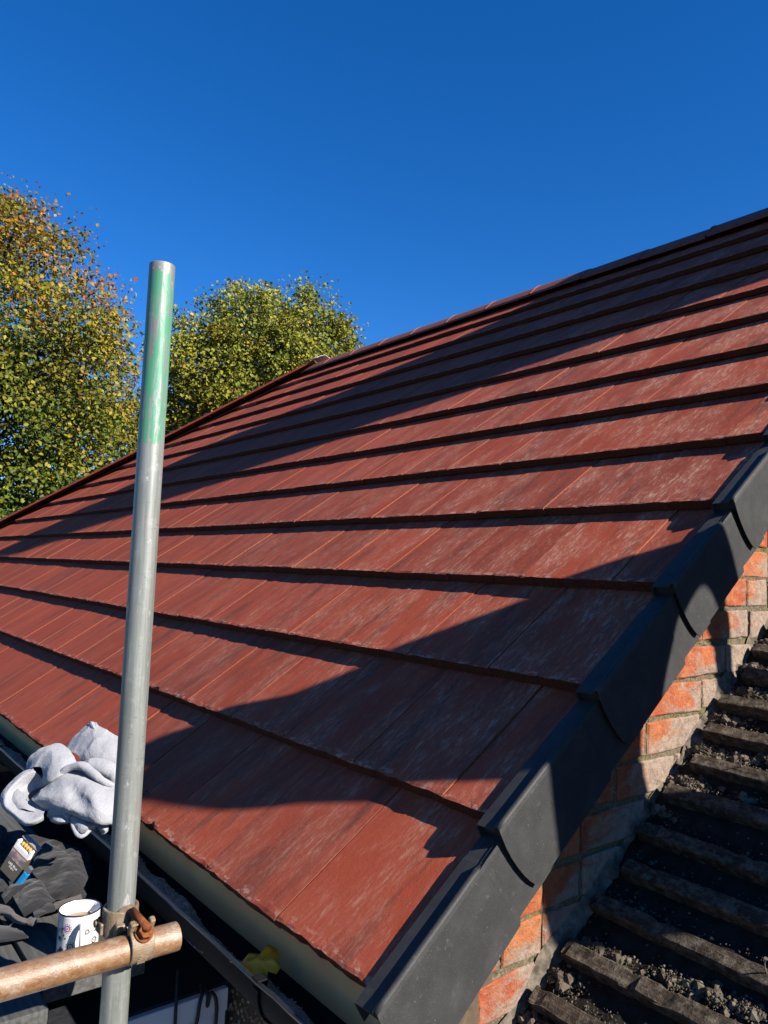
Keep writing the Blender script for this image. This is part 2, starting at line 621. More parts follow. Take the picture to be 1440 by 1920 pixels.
# dark strip below ridge and hip tiles
mb = MB()
P0 = [W(0.05, APEX - 0.125, -0.004), W(HIP0[0] + 0.1, APEX - 0.125, -0.004), W(HIP0[0], APEX - 0.03, 0.006), W(0.05, APEX - 0.03, 0.006)]
mb._add(P0, [(0, 1, 2, 3)])
hl = Vector(W(HIP0[0], HIP0[1], 0.0)); hm = Vector(W(hip_s(0.05), 0.05, 0.0))
off = Vector(W(0.115, -0.115, 0))
mb._add([hl + off * 0.75, hm + off * 0.75, hm + Vector(W(0, 0, .02)), hl + Vector(W(0, 0, .02))], [(0, 1, 2, 3)])
mb.build('dry_ridge_membrane', [M_BLACK], roof)

# ---- verge caps (black plastic units that step up the gable edge)
def front_t(n):
    tab = ((-0.140, -0.016), (-0.125, -0.024), (-0.107, -0.030), (-0.079, -0.035), (-0.041, -0.037), (-0.007, -0.035), (0.010, -0.031), (0.030, -0.024))
    for (a, b), (c, e) in zip(tab, tab[1:]):
        if n <= c:
            return b + (e - b) * (n - a) / (c - a)
    return tab[-1][1]

def verge_mesh():
    prof = [(0.000, -0.030), (0.000, 0.006), (0.003, 0.0095), (0.024, 0.0105), (0.0455, 0.0105), (0.0468, 0.0155), (0.0490, 0.0185), (0.0525, 0.0195),
            (0.0562, 0.0185), (0.0590, 0.0150), (0.0604, 0.008), (0.0610, -0.020), (0.0612, -0.045), (0.0614, -0.070), (0.0615, -0.095), (0.0616, -0.115), (0.0617, -0.128), (0.0618, -0.138)]
    rib = range(5, 11)
    stations = [0.0, 0.02, 0.12, 0.225, 0.240, 0.252, 0.262, 0.34, 0.405]
    P = []
    for q, st in enumerate(stations):
        row = []
        for i, (s, n) in enumerate(prof):
            f = front_t(n)
            t = f if q == 0 else (f + 0.02 if q == 1 else st)
            ss, nn = s, n
            if q >= 5 and i in rib:                     # rib fades out before the overlap
                nn = min(nn, 0.0120 if i < 9 else nn)
                ss = s - 0.001
            if q >= 6:
                if i >= 3:
                    ss -= 0.0022
                if i <= 10:
                    nn -= 0.0018
                if i == 17:
                    nn += 0.010
            # the unit falls with the tile and leans inwards to slip below the next one
            nn -= 0.076 * max(t, 0)
            ss -= 0.030 * max(t, 0) * (1.0 if i > 2 else 0.35)
            row.append((ss, t, nn))
        P.append(row)
    m = MB()
    m.grid(P)
    return m

vm = verge_mesh()
VERGE = vm.mesh('verge_cap', [M_PLASTIC], False)
VERGE.polygons.foreach_set('use_smooth', [4 <= (i % 17) <= 8 for i in range(len(VERGE.polygons))])
# closed nose of the top flange
mb = MB()
_ep = [(0.0008, -0.030), (0.0008, 0.006), (0.0036, 0.0087), (0.024, 0.0097), (0.0460, 0.0097), (0.0474, 0.0150), (0.0494, 0.0178), (0.0525, 0.0187), (0.0557, 0.0178), (0.0582, 0.0145), (0.0590, 0.004), (0.0575, -0.020), (0.050, -0.034)]
mb.prism(_ep, -0.0235, -0.0200, lambda a, b, c: (a, c, b))
VNOSE = mb.mesh('end_stop', [M_PLASTIC])
mb = MB()
mb._add([(0.0585, 0.270, -0.030), (0.0585, 0.262, -0.075), (0.0587, 0.282, -0.125), (0.0560, 0.40, -0.152), (0.0560, 0.40, -0.050)], [(0, 1, 2, 3, 4)])
mb._add([(0.0575, 0.262, -0.150), (0.0575, 0.40, -0.162), (0.0575, 0.40, -0.140), (0.0575, 0.262, -0.130)], [(0, 1, 2, 3)])
VLAP = mb.mesh('overlap_plate', [M_PLASTIC])
vr = random.Random(8)
for k in range(13):
    jig = Matrix.Translation((vr.uniform(-.0015, .0015) + (0.011 if k == 0 else 0.0), k * G + vr.uniform(-.003, .003), vr.uniform(-.001, .001))) @ Matrix.Rotation(vr.uniform(-.004, .004) + (0.032 if k == 0 else 0.0), 4, 'Z')
    v = add('verge_cap', VERGE, roof, ROOF @ jig)
    sm = v.modifiers.new('solid', 'SOLIDIFY')
    sm.thickness = 0.0028
    sm.offset = -1
    add('end_stop', VNOSE, v)

# ================================================================== HOUSE FRONT BELOW THE EAVES
def pebble_material():
    k = NT('pebbles')
    v = k.coord('World')
    vo = k.n('TexVoronoi')
    vo.inputs['Scale'].default_value = 95
    k.l(v, vo.inputs['Vector'])
    sp = k.n('SeparateXYZ')
    k.l(vo.outputs['Color'], sp.inputs[0])
    k.col(k.ramp(sp.outputs['X'], [(0.0, (0.10, 0.06, 0.035)), (0.4, (0.24, 0.17, 0.11)), (0.75, (0.36, 0.30, 0.23)), (1.0, (0.13, 0.10, 0.08))]))
    return k.set(0.6, 0.4)
M_PEB = pebble_material()
M_RENDER = simple('render_mortar', (0.10, 0.075, 0.05), 0.95, 0.1, nscale=60, kind='World', bump=0.5)
M_CREAM = simple('cream_board', (1.15, 0.48, 0.19), 0.75, 0.25, nscale=9, var=0.12, bump=0.15, kind='World')
house = tag(empty('house_front', (0, 0.17, -0.3)), 'pebble-dashed house front and cream eaves board behind the black gutter', 'house')
mb = MB()
mb.box(-10.2, 0.02, 0.17, 0.27, -6.0, -0.045)
o = mb.build('wall', [M_RENDER]); o.parent = house; o.matrix_parent_inverse = Matrix.Translation(house.location).inverted()
mb = MB()
pr = random.Random(21)
for i in range(5200):
    x = pr.uniform(-1.25, 0.02); z = pr.uniform(-1.15, -0.07)
    r = pr.choice((0.0045, 0.006, 0.0075))
    n0 = len(mb.v)
    mb.rock((x, z, 0), r, pr, 0.75)
    for q in range(n0, len(mb.v)):
        a, b, c = mb.v[q]
        mb.v[q] = (a, 0.170 - c, b)
o = mb.build('pebbles', [M_PEB]); o.parent = house; o.matrix_parent_inverse = Matrix.Translation(house.location).inverted()
tag(o, kind='stuff')
mb = MB()
mb.box(-9.9, 0.030, 0.052, 0.078, -0.175, -0.012)
o = mb.build('fascia_board', [M_CREAM]); o.parent = house; o.matrix_parent_inverse = Matrix.Translation(house.location).inverted()
bevel(o, 0.002)
mb = MB()
mb.box(-9.9, 0.020, 0.0785, 0.169, -0.175, -0.167)
o = mb.build('soffit_board', [M_CREAM]); o.parent = house; o.matrix_parent_inverse = Matrix.Translation(house.location).inverted()
# side walls so that nothing is hollow
mb = MB()
mb.box(-9.95, -9.8, 0.27, 7.0, -6.0, -0.08)
mb.box(-9.8, 0.0, 6.9, 7.0, -6.0, -0.08)
o = mb.build('side_wall', [M_RENDER]); o.parent = house; o.matrix_parent_inverse = Matrix.Translation(house.location).inverted()

# ================================================================== GUTTER
M_GUTTER = simple('gutter_plastic', (0.008, 0.008, 0.009), 0.75, 0.10, nscale=25, var=0.35, bump=0.1, kind='World')
gutter = tag(empty('gutter', (-0.5, -0.028, -0.11)), 'black half-round plastic gutter with grit under the tile eaves', 'gutter')
def keep(o, parent):
    o.parent = parent
    o.matrix_parent_inverse = parent.matrix_basis.inverted() if False else Matrix.Translation(parent.location).inverted()
    return o
GY, GZ, GR = 0.0045, -0.098, 0.0550
def gut_prof(r, a0=0.0, a1=math.pi, n=20, dz=0):
    return [(GY + r * math.cos(a0 + (a1 - a0) * i / n), GZ + dz - r * 1.12 * math.sin(a0 + (a1 - a0) * i / n)) for i in range(n + 1)]
outer = gut_prof(GR, 0.46, math.pi + 0.05)
inner = list(reversed(gut_prof(GR - 0.0028, 0.46, math.pi + 0.05)))
mb = MB()
mb.prism(outer + inner, -10.0, 0.022, lambda a, b, c: (c, a, b))
keep(mb.build('channel', [M_GUTTER]), gutter)
M_LIP = simple('gutter_lip', (0.02, 0.02, 0.022), 0.28, 0.6, nscale=200, var=0.5)
def jagged_tube(name, y, z, r, seed):
    q = random.Random(seed)
    pts = [(-10.0 + 10.022 * i / 200, y + q.uniform(-.0008, .0008), z + q.uniform(-.0008, .0008)) for i in range(201)]
    m = MB()
    m.tube(pts, r, 7)
    return m.build(name, [M_LIP], None, True)
mb = MB()
mb.box(-10.0, 0.022, GY - GR + 0.0002, GY - GR + 0.0030, GZ + 0.0015, GZ + 0.0145)
keep(mb.build('front_edge', [M_GUTTER]), gutter)
keep(jagged_tube('front_lip', GY - GR + 0.001, GZ + 0.016, 0.0042, 4), gutter)
M_CLIPMETAL = simple('gutter_clip', (0.10, 0.10, 0.11), 0.3, 0.6, nscale=50)
for gx in (-0.235, -1.25, -2.25):
    mb = MB()
    P = gut_prof(GR + 0.0022, 0.35, math.pi + 0.12, 14)
    Q = list(reversed(gut_prof(GR + 0.0052, 0.35, math.pi + 0.12, 14)))
    mb.prism(P + Q, gx - 0.011, gx + 0.011, lambda a, b, c: (c, a, b))
    mb.box(gx - 0.011, gx + 0.011, GY - GR - 0.006, GY - GR + 0.016, GZ + 0.0205, GZ + 0.0235)
    mb.box(gx - 0.009, gx + 0.009, GY - GR + 0.013, GY - GR + 0.016, GZ + 0.006, GZ + 0.0205)
    keep(bevel(mb.build('union_clip', [M_GUTTER]), 0.001), gutter)
# grit washed off the tiles
M_GRIT = simple('grit', (0.42, 0.36, 0.28), 0.95, 0.1, nscale=160, var=0.5, kind='World')
mb = MB()
gr = random.Random(15)
P = []
def grit_h(x):
    return max(0.0, min(1.0, 0.62 + 0.45 * math.sin(x * 5.3 + 0.6) + 0.28 * math.sin(x * 17.0 + 1)))
for i in range(220):
    x = -2.6 + 2.6 * i / 219
    row = []
    g_ = grit_h(x)
    for j in range(11):
        a = j / 10
        y = GY - GR + 0.004 + 0.070 * a
        z = GZ + 0.004 - (1 - g_) * 0.030 - 0.022 * a ** 2 + gr.uniform(-.0016, .0016) + 0.004 * math.sin(x * 41 + a * 4)
        row.append((x + gr.uniform(-.003, .003), y, z))
    P.append(row)
mb.grid(P)
for i in range(4200):
    x = gr.uniform(-2.6, 0.0)
    g_ = grit_h(x)
    a = min(1, abs(gr.gauss(0, 0.42)))
    y = GY - GR + 0.005 + 0.070 * a
    z = GZ + 0.004 - (1 - g_) * 0.030 - 0.022 * a ** 2 + 0.004 * math.sin(x * 41 + a * 4)
    mb.rock((x, y, z), gr.choice((0.0012, 0.0018, 0.0018, 0.0026, 0.0038)), gr, 0.8)
tag(mb.build('gutter_grit', [M_GRIT]), 'grey mortar grit lying along the bottom of the gutter', 'grit', kind='stuff')

# yellow leaf in the gutter
def leaf_mat():
    k = NT('yellow_leaf')
    v = k.coord('Object')
    k.col(k.ramp(k.noise(v, 26, 4), [(0.3, (0.70, 0.20, 0.008)), (0.55, (1.0, 0.40, 0.010)), (0.8, (0.9, 0.36, 0.012))]))
    k.bump(k.noise(v, 90, 3), 0.4, 0.001)
    return k.set(0.55, 0.4)
M_LEAFY = leaf_mat()
out = [(0, 0), (0.012, 0.016), (0.030, 0.020), (0.040, 0.034), (0.056, 0.030), (0.064, 0.016), (0.058, 0.008), (0.072, 0.000), (0.068, -0.012), (0.054, -0.010), (0.050, -0.026), (0.034, -0.030), (0.020, -0.016), (0.008, -0.010)]
mb = MB()
cen = [(0.012, 0.0), (0.030, 0.002), (0.046, 0.0)]
vv = [(x * 1.1, y * 1.15, 0.006 * math.sin(x * 60) - abs(y) * 0.45 + 0.10 * x + 0.007 * math.sin(i_ * 2.4)) for i_, (x, y) in enumerate(out)] + [(x, y, 0.006 * math.sin(x * 60) + 0.10 * x) for x, y in cen]
ff = [(0, 14, 1), (14, 2, 1), (14, 15, 2), (15, 3, 2), (15, 4, 3), (15, 16, 4), (16, 5, 4), (16, 6, 5), (16, 7, 6), (16, 8, 7), (16, 9, 8), (16, 10, 9), (16, 15, 10), (15, 11, 10), (15, 12, 11), (15, 14, 12), (14, 13, 12), (14, 0, 13)]
mb._add(vv, ff)
me = mb.mesh('leaf_blade', [M_LEAFY], True)
lf = tag(empty('fallen_leaf', (-0.318, -0.040, -0.088)), 'curled yellow leaf lying in the gutter', 'leaf')
lf.rotation_euler = (math.radians(38), math.radians(-6), math.radians(38))
b = add('leaf_blade', me, lf)
sm = b.modifiers.new('sub', 'SUBSURF'); sm.subdivision_type = 'SIMPLE'; sm.levels = sm.render_levels = 2
sm = b.modifiers.new('solid', 'SOLIDIFY'); sm.thickness = 0.0006
mb = MB()
mb.tube([(0.002, 0, 0.0), (-0.010, 0.0, 0.001), (-0.018, 0.001, 0.006)], [0.0012, 0.0011, 0.0016], 6)
add('leaf_stalk', mb.mesh('leaf_stalk', [M_LEAFY], True), lf)

# ================================================================== BRICK GABLE WALL
WX = 0.022
def brick_material():
    k = NT('old_red_brick')
    oi = k.n('ObjectInfo')
    base = k.ramp(oi.outputs['Random'], [(0.0, (0.31, 0.070, 0.028)), (0.3, (0.38, 0.100, 0.034)), (0.55, (0.28, 0.056, 0.028)), (0.8, (0.39, 0.135, 0.040)), (1.0, (0.24, 0.050, 0.028))])
    v = k.coord('World', rnd=0.0)
    vs = k.coord('World', (1, 1, 1), (0.9, 0, 0))
    n1 = k.noise(v, 32, 5, 0.65)
    c = k.mix(k.rampv(n1, 0.42, 0.72), base, (0.44, 0.150, 0.055))
    n2 = k.noise(v, 120, 4, 0.7)
    c = k.mix(k.rampv(n2, 0.60, 0.74), c, (0.10, 0.045, 0.025))
    # remains of limewash, thicker low down by the stripped roof
    gp = k.n('NewGeometry')
    sx = k.n('SeparateXYZ'); k.l(gp.outputs['Position'], sx.inputs[0])
    h = k.math('SUBTRACT', k.math('MULTIPLY', sx.outputs['Y'], SP), k.math('MULTIPLY', sx.outputs['Z'], CP))   # = -n
    mr = k.n('MapRange')
    mr.inputs['From Min'].default_value = 0.175; mr.inputs['From Max'].default_value = 0.325
    mr.inputs['To Min'].default_value = -0.17; mr.inputs['To Max'].default_value = 0.28
    k.l(h, mr.inputs['Value'])
    lw = k.noise(k.coord('World', (10, 10, 22), (0.7, 0, 0)), 1.0, 6, 0.68, 0.6)
    lw = k.rampv(k.math('ADD', lw, mr.outputs[0]), 0.48, 0.66)
    whi = k.ramp(k.noise(v, 70, 5, 0.7), [(0.3, (0.15, 0.115, 0.09)), (0.6, (0.33, 0.27, 0.21)), (0.8, (0.24, 0.18, 0.13))])
    c = k.mix(k.math('MULTIPLY', lw, 0.88), c, whi)
    sm1 = k.rampv(k.noise(k.coord('World', (16, 16, 30), (0.5, 0, 0)), 1.0, 7, 0.75, 0.4), 0.56, 0.64)
    c = k.mix(k.math('MULTIPLY', sm1, 0.75), c, k.ramp(n2, [(0.3, (0.17, 0.13, 0.075)), (0.7, (0.40, 0.33, 0.22))]))
    k.col(c)
    k.bump(k.math('ADD', k.noise(v, 110, 6, 0.75), k.math('MULTIPLY', n1, 1.8)), 1.0, 0.0045)
    return k.set(0.85, 0.25)
M_BRICK = brick_material()
M_MORTAR = NT('lime_mortar')
_v = M_MORTAR.coord('World')
_f = M_MORTAR.noise(_v, 130, 5, 0.7)
_g = M_MORTAR.noise(_v, 16, 4, 0.6)
M_MORTAR.col(M_MORTAR.mix(M_MORTAR.rampv(_g, 0.45, 0.7), M_MORTAR.ramp(_f, [(0.3, (0.05, 0.042, 0.03)), (0.6, (0.19, 0.155, 0.10)), (0.8, (0.28, 0.24, 0.16))]), M_MORTAR.ramp(_f, [(0.3, (0.06, 0.06, 0.02)), (0.7, (0.20, 0.17, 0.06))])))
M_MORTAR.bump(_f, 1.0, 0.005)
M_MORTAR = M_MORTAR.set(0.95, 0.1)

wall = tag(empty('brick_gable_wall', (0, 1.0, 0.2)), 'old red brick gable wall with patchy limewash below the black verge', 'wall')
TOPN = -0.050
def nval(y, z): return -y * SP + z * CP
# mortar core
mb = MB()
core = [(-0.05 / SP * 0 + 0.165, -0.55), (4.4, -0.55), (4.4, 2.9), (0.165, -0.55)]
core = [(0.175, -0.9), (3.9, -0.9), (3.9, (TOPN + 3.9 * SP) / CP - 0.01), (0.175, (TOPN + 0.175 * SP) / CP - 0.01)]
q = random.Random(31)
mb.prism(core, -0.075, WX - 0.006, lambda a, b, c: (c, a, b))
keep(mb.build('mortar_bed', [M_MORTAR]), wall)
mb = MB()      # rough pointing, proud in places
P = []
NU, NV = 150, 34
for i in range(NU + 1):
    row = []
    for j in range(NV + 1):
        t = 0.02 + 2.1 * i / NU
        n = -0.075 - 0.42 * j / NV
        w_ = W(0, t, n)
        row.append((WX - 0.0055 + q.uniform(-0.003, 0.0028), w_[1] + q.uniform(-.004, .004), w_[2] + q.uniform(-.004, .004)))
    P.append(row)
mb.grid([r for r in P if r[0][1] > 0.1])
keep(mb.build('rough_pointing', [M_MORTAR]), wall)

def brick_mesh(poly, seed):
    """rough-edged brick face: poly in (y,z), front at x=0, 80 mm deep"""
    r = random.Random(seed)
    pts = []
    for i in range(len(poly)):
        a, b = poly[i], poly[(i + 1) % len(poly)]
        L = math.hypot(b[0] - a[0], b[1] - a[1])
        n = max(1, int(L / 0.03))
        for j in range(n):
            u = j / n
            pts.append((a[0] + (b[0] - a[0]) * u + r.uniform(-.0016, .0016), a[1] + (b[1] - a[1]) * u + r.uniform(-.0016, .0016)))
    cy = sum(p[0] for p in pts) / len(pts); cz = sum(p[1] for p in pts) / len(pts)
    n = len(pts)
    inn = [(cy + (p[0] - cy) * 0.955 - 0 * 1, cz + (p[1] - cz) * 0.90) for p in pts]
    v = [(-0.03, y, z) for y, z in pts] + [(-0.0030 + r.uniform(-.001, .001), y, z) for y, z in pts] + [(r.uniform(-.0012, .0006), y, z) for y, z in inn] + [(0.0005, cy, cz)]
    f = []
    for i in range(n):
        j = (i + 1) % n
        f += [(i, j, n + j, n + i), (n + i, n + j, 2 * n + j, 2 * n + i), (2 * n + i, 2 * n + j, 3 * n)]
    return mk_mesh('brick', v, f, [M_BRICK], False)

CH = 0.0800
Z0 = 0.0200
br = random.Random(17)
nb = 0
for c in range(-9, 20):
    zb = Z0 + c * CH + 0.006
    zt = zb + CH - 0.012
    y = 0.176 + (0.0 if c % 2 else 0.060)
    start = True
    while y < 2.3:
        ln = 0.218 if br.random() < 0.55 else 0.104
        if start:
            ln = 0.104 if c % 2 else 0.16
            start = False
        y0, y1 = y, y + ln
        y = y1 + 0.010 + br.uniform(-.002, .003)
        if nval(y1, zb) > TOPN or nval(y0, zt) < -0.52:
            if nval(y1, zb) > TOPN:
                continue
            break
        tl = br.uniform(-.004, .004)
        dz_ = br.uniform(-.0035, .0035)
        poly = [(y0, zb + dz_), (y1, zb + tl), (y1, zt + tl + dz_), (y0, zt)]
        poly = clip_poly(poly, SP, -CP, TOPN)
        if len(poly) < 3:
            continue
        o = add('brick', brick_mesh(poly, 900 + nb))
        o.location = (WX + br.uniform(-.002, .003), 0, 0)
        keep(o, wall)
        nb += 1
print('bricks', nb)

# ================================================================== STRIPPED ROOF NEXT DOOR
NP_ = math.radians(35.2)
NC, NS = math.cos(NP_), math.sin(NP_)
o0 = W(0, 0.25, -0.325)
def N(x, u, h):
    return (x, o0[1] + u * NC - h * NS, o0[2] + u * NS + h * NC)
NROOF = Matrix(((1, 0, 0, 0), (0, NC, -NS, o0[1]), (0, NS, NC, o0[2]), (0, 0, 0, 1)))
strip = tag(empty('stripped_roof', N(1.0, 0.5, 0)), 'stripped neighbouring roof of dirty old battens beside the brick wall', 'roof')
def felt_mat():
    k = NT('sooty_boarding')
    v = k.coord('World')
    f = k.noise(v, 24, 6, 0.7)
    c = k.ramp(f, [(0.3, (0.010, 0.009, 0.008)), (0.6, (0.030, 0.027, 0.023)), (0.8, (0.055, 0.048, 0.040))])
    k.col(c)
    k.bump(k.noise(v, 90, 5, 0.7), 0.9, 0.004)
    return k.set(0.95, 0.1)
M_FELT = felt_mat()
mb = MB()
fr = random.Random(2)
P = []
for j in range(71):
    row = []
    for i in range(46):
        x = WX + 0.002 + (2.98 if i > 30 else 0) * 0 + (i / 30 * 0.55 if i <= 30 else 0.55 + (i - 30) / 15 * 2.6)
        u = -0.32 + 5.0 * (j / 70) ** 1.8
        row.append(N(x, u, fr.uniform(-.003, .003)))
    P.append(row)
mb.grid(P)
keep(mb.build('boarding', [M_FELT]), strip)
mb = MB()
mb.box(0, 3.2, 0.02, 0.10, -0.40, -0.30)
def wood_mat():
    k = NT('dirty_batten')
    v = k.coord('Object', (5, 60, 60), rnd=11)
    f = k.noise(v, 1.6, 5, 0.65)
    c = k.ramp(f, [(0.3, (0.026, 0.019, 0.013)), (0.55, (0.075, 0.056, 0.040)), (0.8, (0.13, 0.10, 0.07))])
    d = k.noise(k.coord('Object', rnd=5), 55, 6, 0.75)
    c = k.mix(k.rampv(d, 0.46, 0.68), c, (0.20, 0.165, 0.12))
    k.col(c)
    k.bump(k.math('ADD', f, k.math('MULTIPLY', d, 1.6)), 1.0, 0.004)
    return k.set(0.95, 0.1)
M_BATTEN = wood_mat()
ulist = [-0.138, -0.035, 0.068, 0.180, 0.272, 0.368, 0.480, 0.580, 0.680, 0.780, 0.885, 0.985]
while ulist[-1] < 4.4:
    ulist.append(ulist[-1] + 0.101)
for i, u in enumerate(ulist):
    r = random.Random(500 + i)
    w, h = 0.034 + r.uniform(-.003, .003), 0.024 + r.uniform(-.002, .003)
    x0 = WX + r.uniform(0.010, 0.040)
    L = 3.0
    secs = [0, .003] + [0.012 + 0.016 * q_ for q_ in range(30)] + [.55, .7, 1.0, 1.6, L]
    m = MB()
    P = []
    for x in secs:
        a, b = r.uniform(-.0011, .0011), r.uniform(-.0010, .0010) - (0.005 if r.random() < 0.07 else 0)
        sh = 0.90 if x == 0 else 1.0
        P.append([(x, (-w / 2 + a) * sh, -0.006), (x, (-w / 2 + a) * sh, (h - .003) * sh), (x, (-w / 2 + .003 + a) * sh, h * sh + b), (x, (w / 2 - .003 + b) * sh, h * sh + a), (x, (w / 2 + b) * sh, (h - .004) * sh), (x, (w / 2 + b) * sh, -0.006)])
    m.grid(P)
    m._add(P[0], [(5, 4, 3, 2, 1, 0)])
    me = m.mesh('batten', [M_BATTEN])
    o = add('batten', me)
    o.matrix_world = NROOF @ Matrix.Translation((x0, u, 0.002)) @ Matrix.Rotation(r.uniform(-.030, .004), 4, 'Z')
    o.parent = strip
    o.matrix_parent_inverse = Matrix.Translation(strip.location).inverted()
# bent nails left in the battens
M_NAIL = simple('rusty_nail', (0.16, 0.13, 0.10), 0.5, 0.5, nscale=60)
for (x, u, b) in ((0.372, 0.178, .3), (0.17, 0.585, .6)):
    m = MB()
    m.tube([(0, 0, -0.01), (0, 0, 0.012), (0.004 * b, 0.003, 0.022), (0.012 * b, 0.006, 0.029)], 0.0014, 6)
    m.tube([(0.012 * b, 0.006, 0.029), (0.0128 * b, 0.0062, 0.0302)], 0.0032, 8)
    o = add('nail', m.mesh('nail', [M_NAIL]))
    o.matrix_world = NROOF @ Matrix.Translation((x, u, 0.024))
    o.parent = strip
    o.matrix_parent_inverse = Matrix.Translation(strip.location).inverted()
# mortar fillet at the foot of the wall
mb = MB()
fr = random.Random(77)
P = []
for j in range(190):
    u = -0.30 + 2.3 * j / 189
    row = []
    base = 0.014 + 0.008 * math.sin(u * 11) + fr.uniform(-.004, .004)
    for i in range(6):
        a = i / 5
        x = WX - 0.001 + base * a * (0.9 + fr.random() * 0.25)
        h = (0.026 + 0.012 * math.sin(u * 7 + 1) + 0.008 * math.sin(u * 31)) * (1 - a) ** 1.5 + fr.uniform(-.0025, .0025)
        row.append(N(x, u + fr.uniform(-.004, .004), max(h, -0.004) - 0.002))
    P.append(row)
mb.grid(P)
M_FILLET = simple('cement_fillet', (0.135, 0.112, 0.085), 0.95, 0.1, nscale=45, var=0.55, bump=0.9, bdist=0.004, kind='World')
keep(mb.build('mortar_fillet', [M_FILLET]), wall)
# rubble and dirt
M_RUBBLE = simple('rubble', (0.120, 0.098, 0.068), 0.95, 0.1, nscale=45, var=0.65, bump=0.6, kind='World')
mb = MB()
rb = random.Random(41)
tmp = MB()
def rub(x, u, h, r, sq=0.8):
    n0 = len(mb.v)
    mb.rock((x, u, h), r, rb, sq)
    for q_ in range(n0, len(mb.v)):
        mb.v[q_] = N(*mb.v[q_])
for i in range(3000):
    x = WX + 0.02 + abs(rb.gauss(0, 0.22))
    if rb.random() < 0.75:
        u = rb.choice(ulist[:16]) + 0.020 + abs(rb.gauss(0, 0.013))
        hgt = 0.004 + max(0, 0.012 - (abs(u) % 0.02)) * rb.random()
    else:
        u = rb.uniform(-0.25, 1.5)
        hgt = 0.004
    r = rb.choice((0.0009, 0.0012, 0.0012, 0.002, 0.003)) * (1.0 if rb.random() > 0.04 else 2.6)
    rub(x, u, hgt, r)
heaps = [(0.070, -0.075, 0.020, 150), (0.055, 0.020, 0.018, 110), (0.078, 0.093, 0.018, 110), (0.135, 0.095, 0.016, 70), (0.045, 0.430, 0.016, 120), (0.075, 0.525, 0.022, 190), (0.060, 0.625, 0.022, 190),
         (0.105, 0.610, 0.018, 120), (0.06, 0.728, 0.024, 200), (0.085, 0.83, 0.022, 150), (0.06, 0.92, 0.02, 120), (0.24, 0.105, 0.02, 90), (0.31, 0.110, 0.022, 110), (0.36, 0.118, 0.018, 90),
         (0.195, 0.520, 0.014, 60), (0.055, 1.02, 0.02, 100), (0.055, -0.18, 0.025, 120), (0.15, 0.625, 0.016, 70), (0.20, 0.64, 0.016, 60)]
for (x, u, s_, n_) in heaps:
    for i in range(n_ * 4):
        a, b = rb.gauss(0, s_ * 1.25), rb.gauss(0, s_ * 0.50)
        h = 0.013 * math.exp(-(a * a + b * b) / (s_ * s_)) * rb.random() + 0.004
        rub(max(WX + 0.003, x + a), u + b, h, rb.choice((0.0010, 0.0010, 0.0014, 0.0014, 0.002, 0.003)) if rb.random() < 0.965 else rb.uniform(0.005, 0.012), 0.8)
tag(mb.build('rubble', [M_RUBBLE]), 'crumbled mortar and grit strewn between the old battens', 'rubble', kind='stuff')

# neighbouring house body, rear slope and chimneys (outside the picture, they throw the shadows)
M_STOCK = simple('stock_brick', (0.24, 0.13, 0.08), 0.9, 0.2, nscale=14, var=0.35, kind='World', bump=0.5)
nh = tag(empty('neighbouring_house', (1.5, 0.6, -3.0)), 'brick body of the neighbouring house under the stripped roof', 'house')
top = N(0, 4.55, 0)
mb = MB()
ys = o0[1] - 0.20 * NC
mb.box(0.03, 3.2, ys, top[1] * 2 - ys, -6.0, o0[2] - 0.25 * NS - 0.05)
keep(mb.build('walls', [M_STOCK]), nh)
mb = MB()
mb._add([(WX, top[1], top[2] + .01), (3.2, top[1], top[2] + .01), (3.2, top[1] * 2 - ys, o0[2] - .2), (WX, top[1] * 2 - ys, o0[2] - .2)], [(0, 1, 2, 3)])
keep(mb.build('rear_slope', [M_FELT]), nh)
mb = MB()
mb.prism([(ys, o0[2] - .2), (top[1], top[2] - .02), (top[1] * 2 - ys, o0[2] - .2)], 3.12, 3.2, lambda a, b, c: (c, a, b))
keep(mb.build('gable', [M_STOCK]), nh)
ch = tag(empty('chimney_stack', (2.2, 4.0, 2.2)), 'tall brick chimney stack on the neighbouring roof', 'chimney')
mb = MB()
mb.prism([(3.47, 1.9), (4.55, 1.9), (4.55, 5.55), (4.46, 5.75), (4.46, 6.10), (3.56, 6.10), (3.50, 5.3)], 1.95, 2.45, lambda a, b, c: (c, a, b))
mb.prism([(4.55, 1.9), (5.15, 1.9), (5.10, 5.45), (4.55, 5.55)], 1.99, 2.41, lambda a, b, c: (c, a, b))
keep(mb.build('stack', [M_STOCK]), ch)
mb = MB()
mb.prism([(3.53, 6.10), (4.49, 6.10), (4.49, 6.18), (4.40, 6.30), (3.72, 6.40), (3.58, 6.30)], 1.92, 2.48, lambda a, b, c: (c, a, b))
keep(mb.build('capping', [M_MORTAR]), ch)

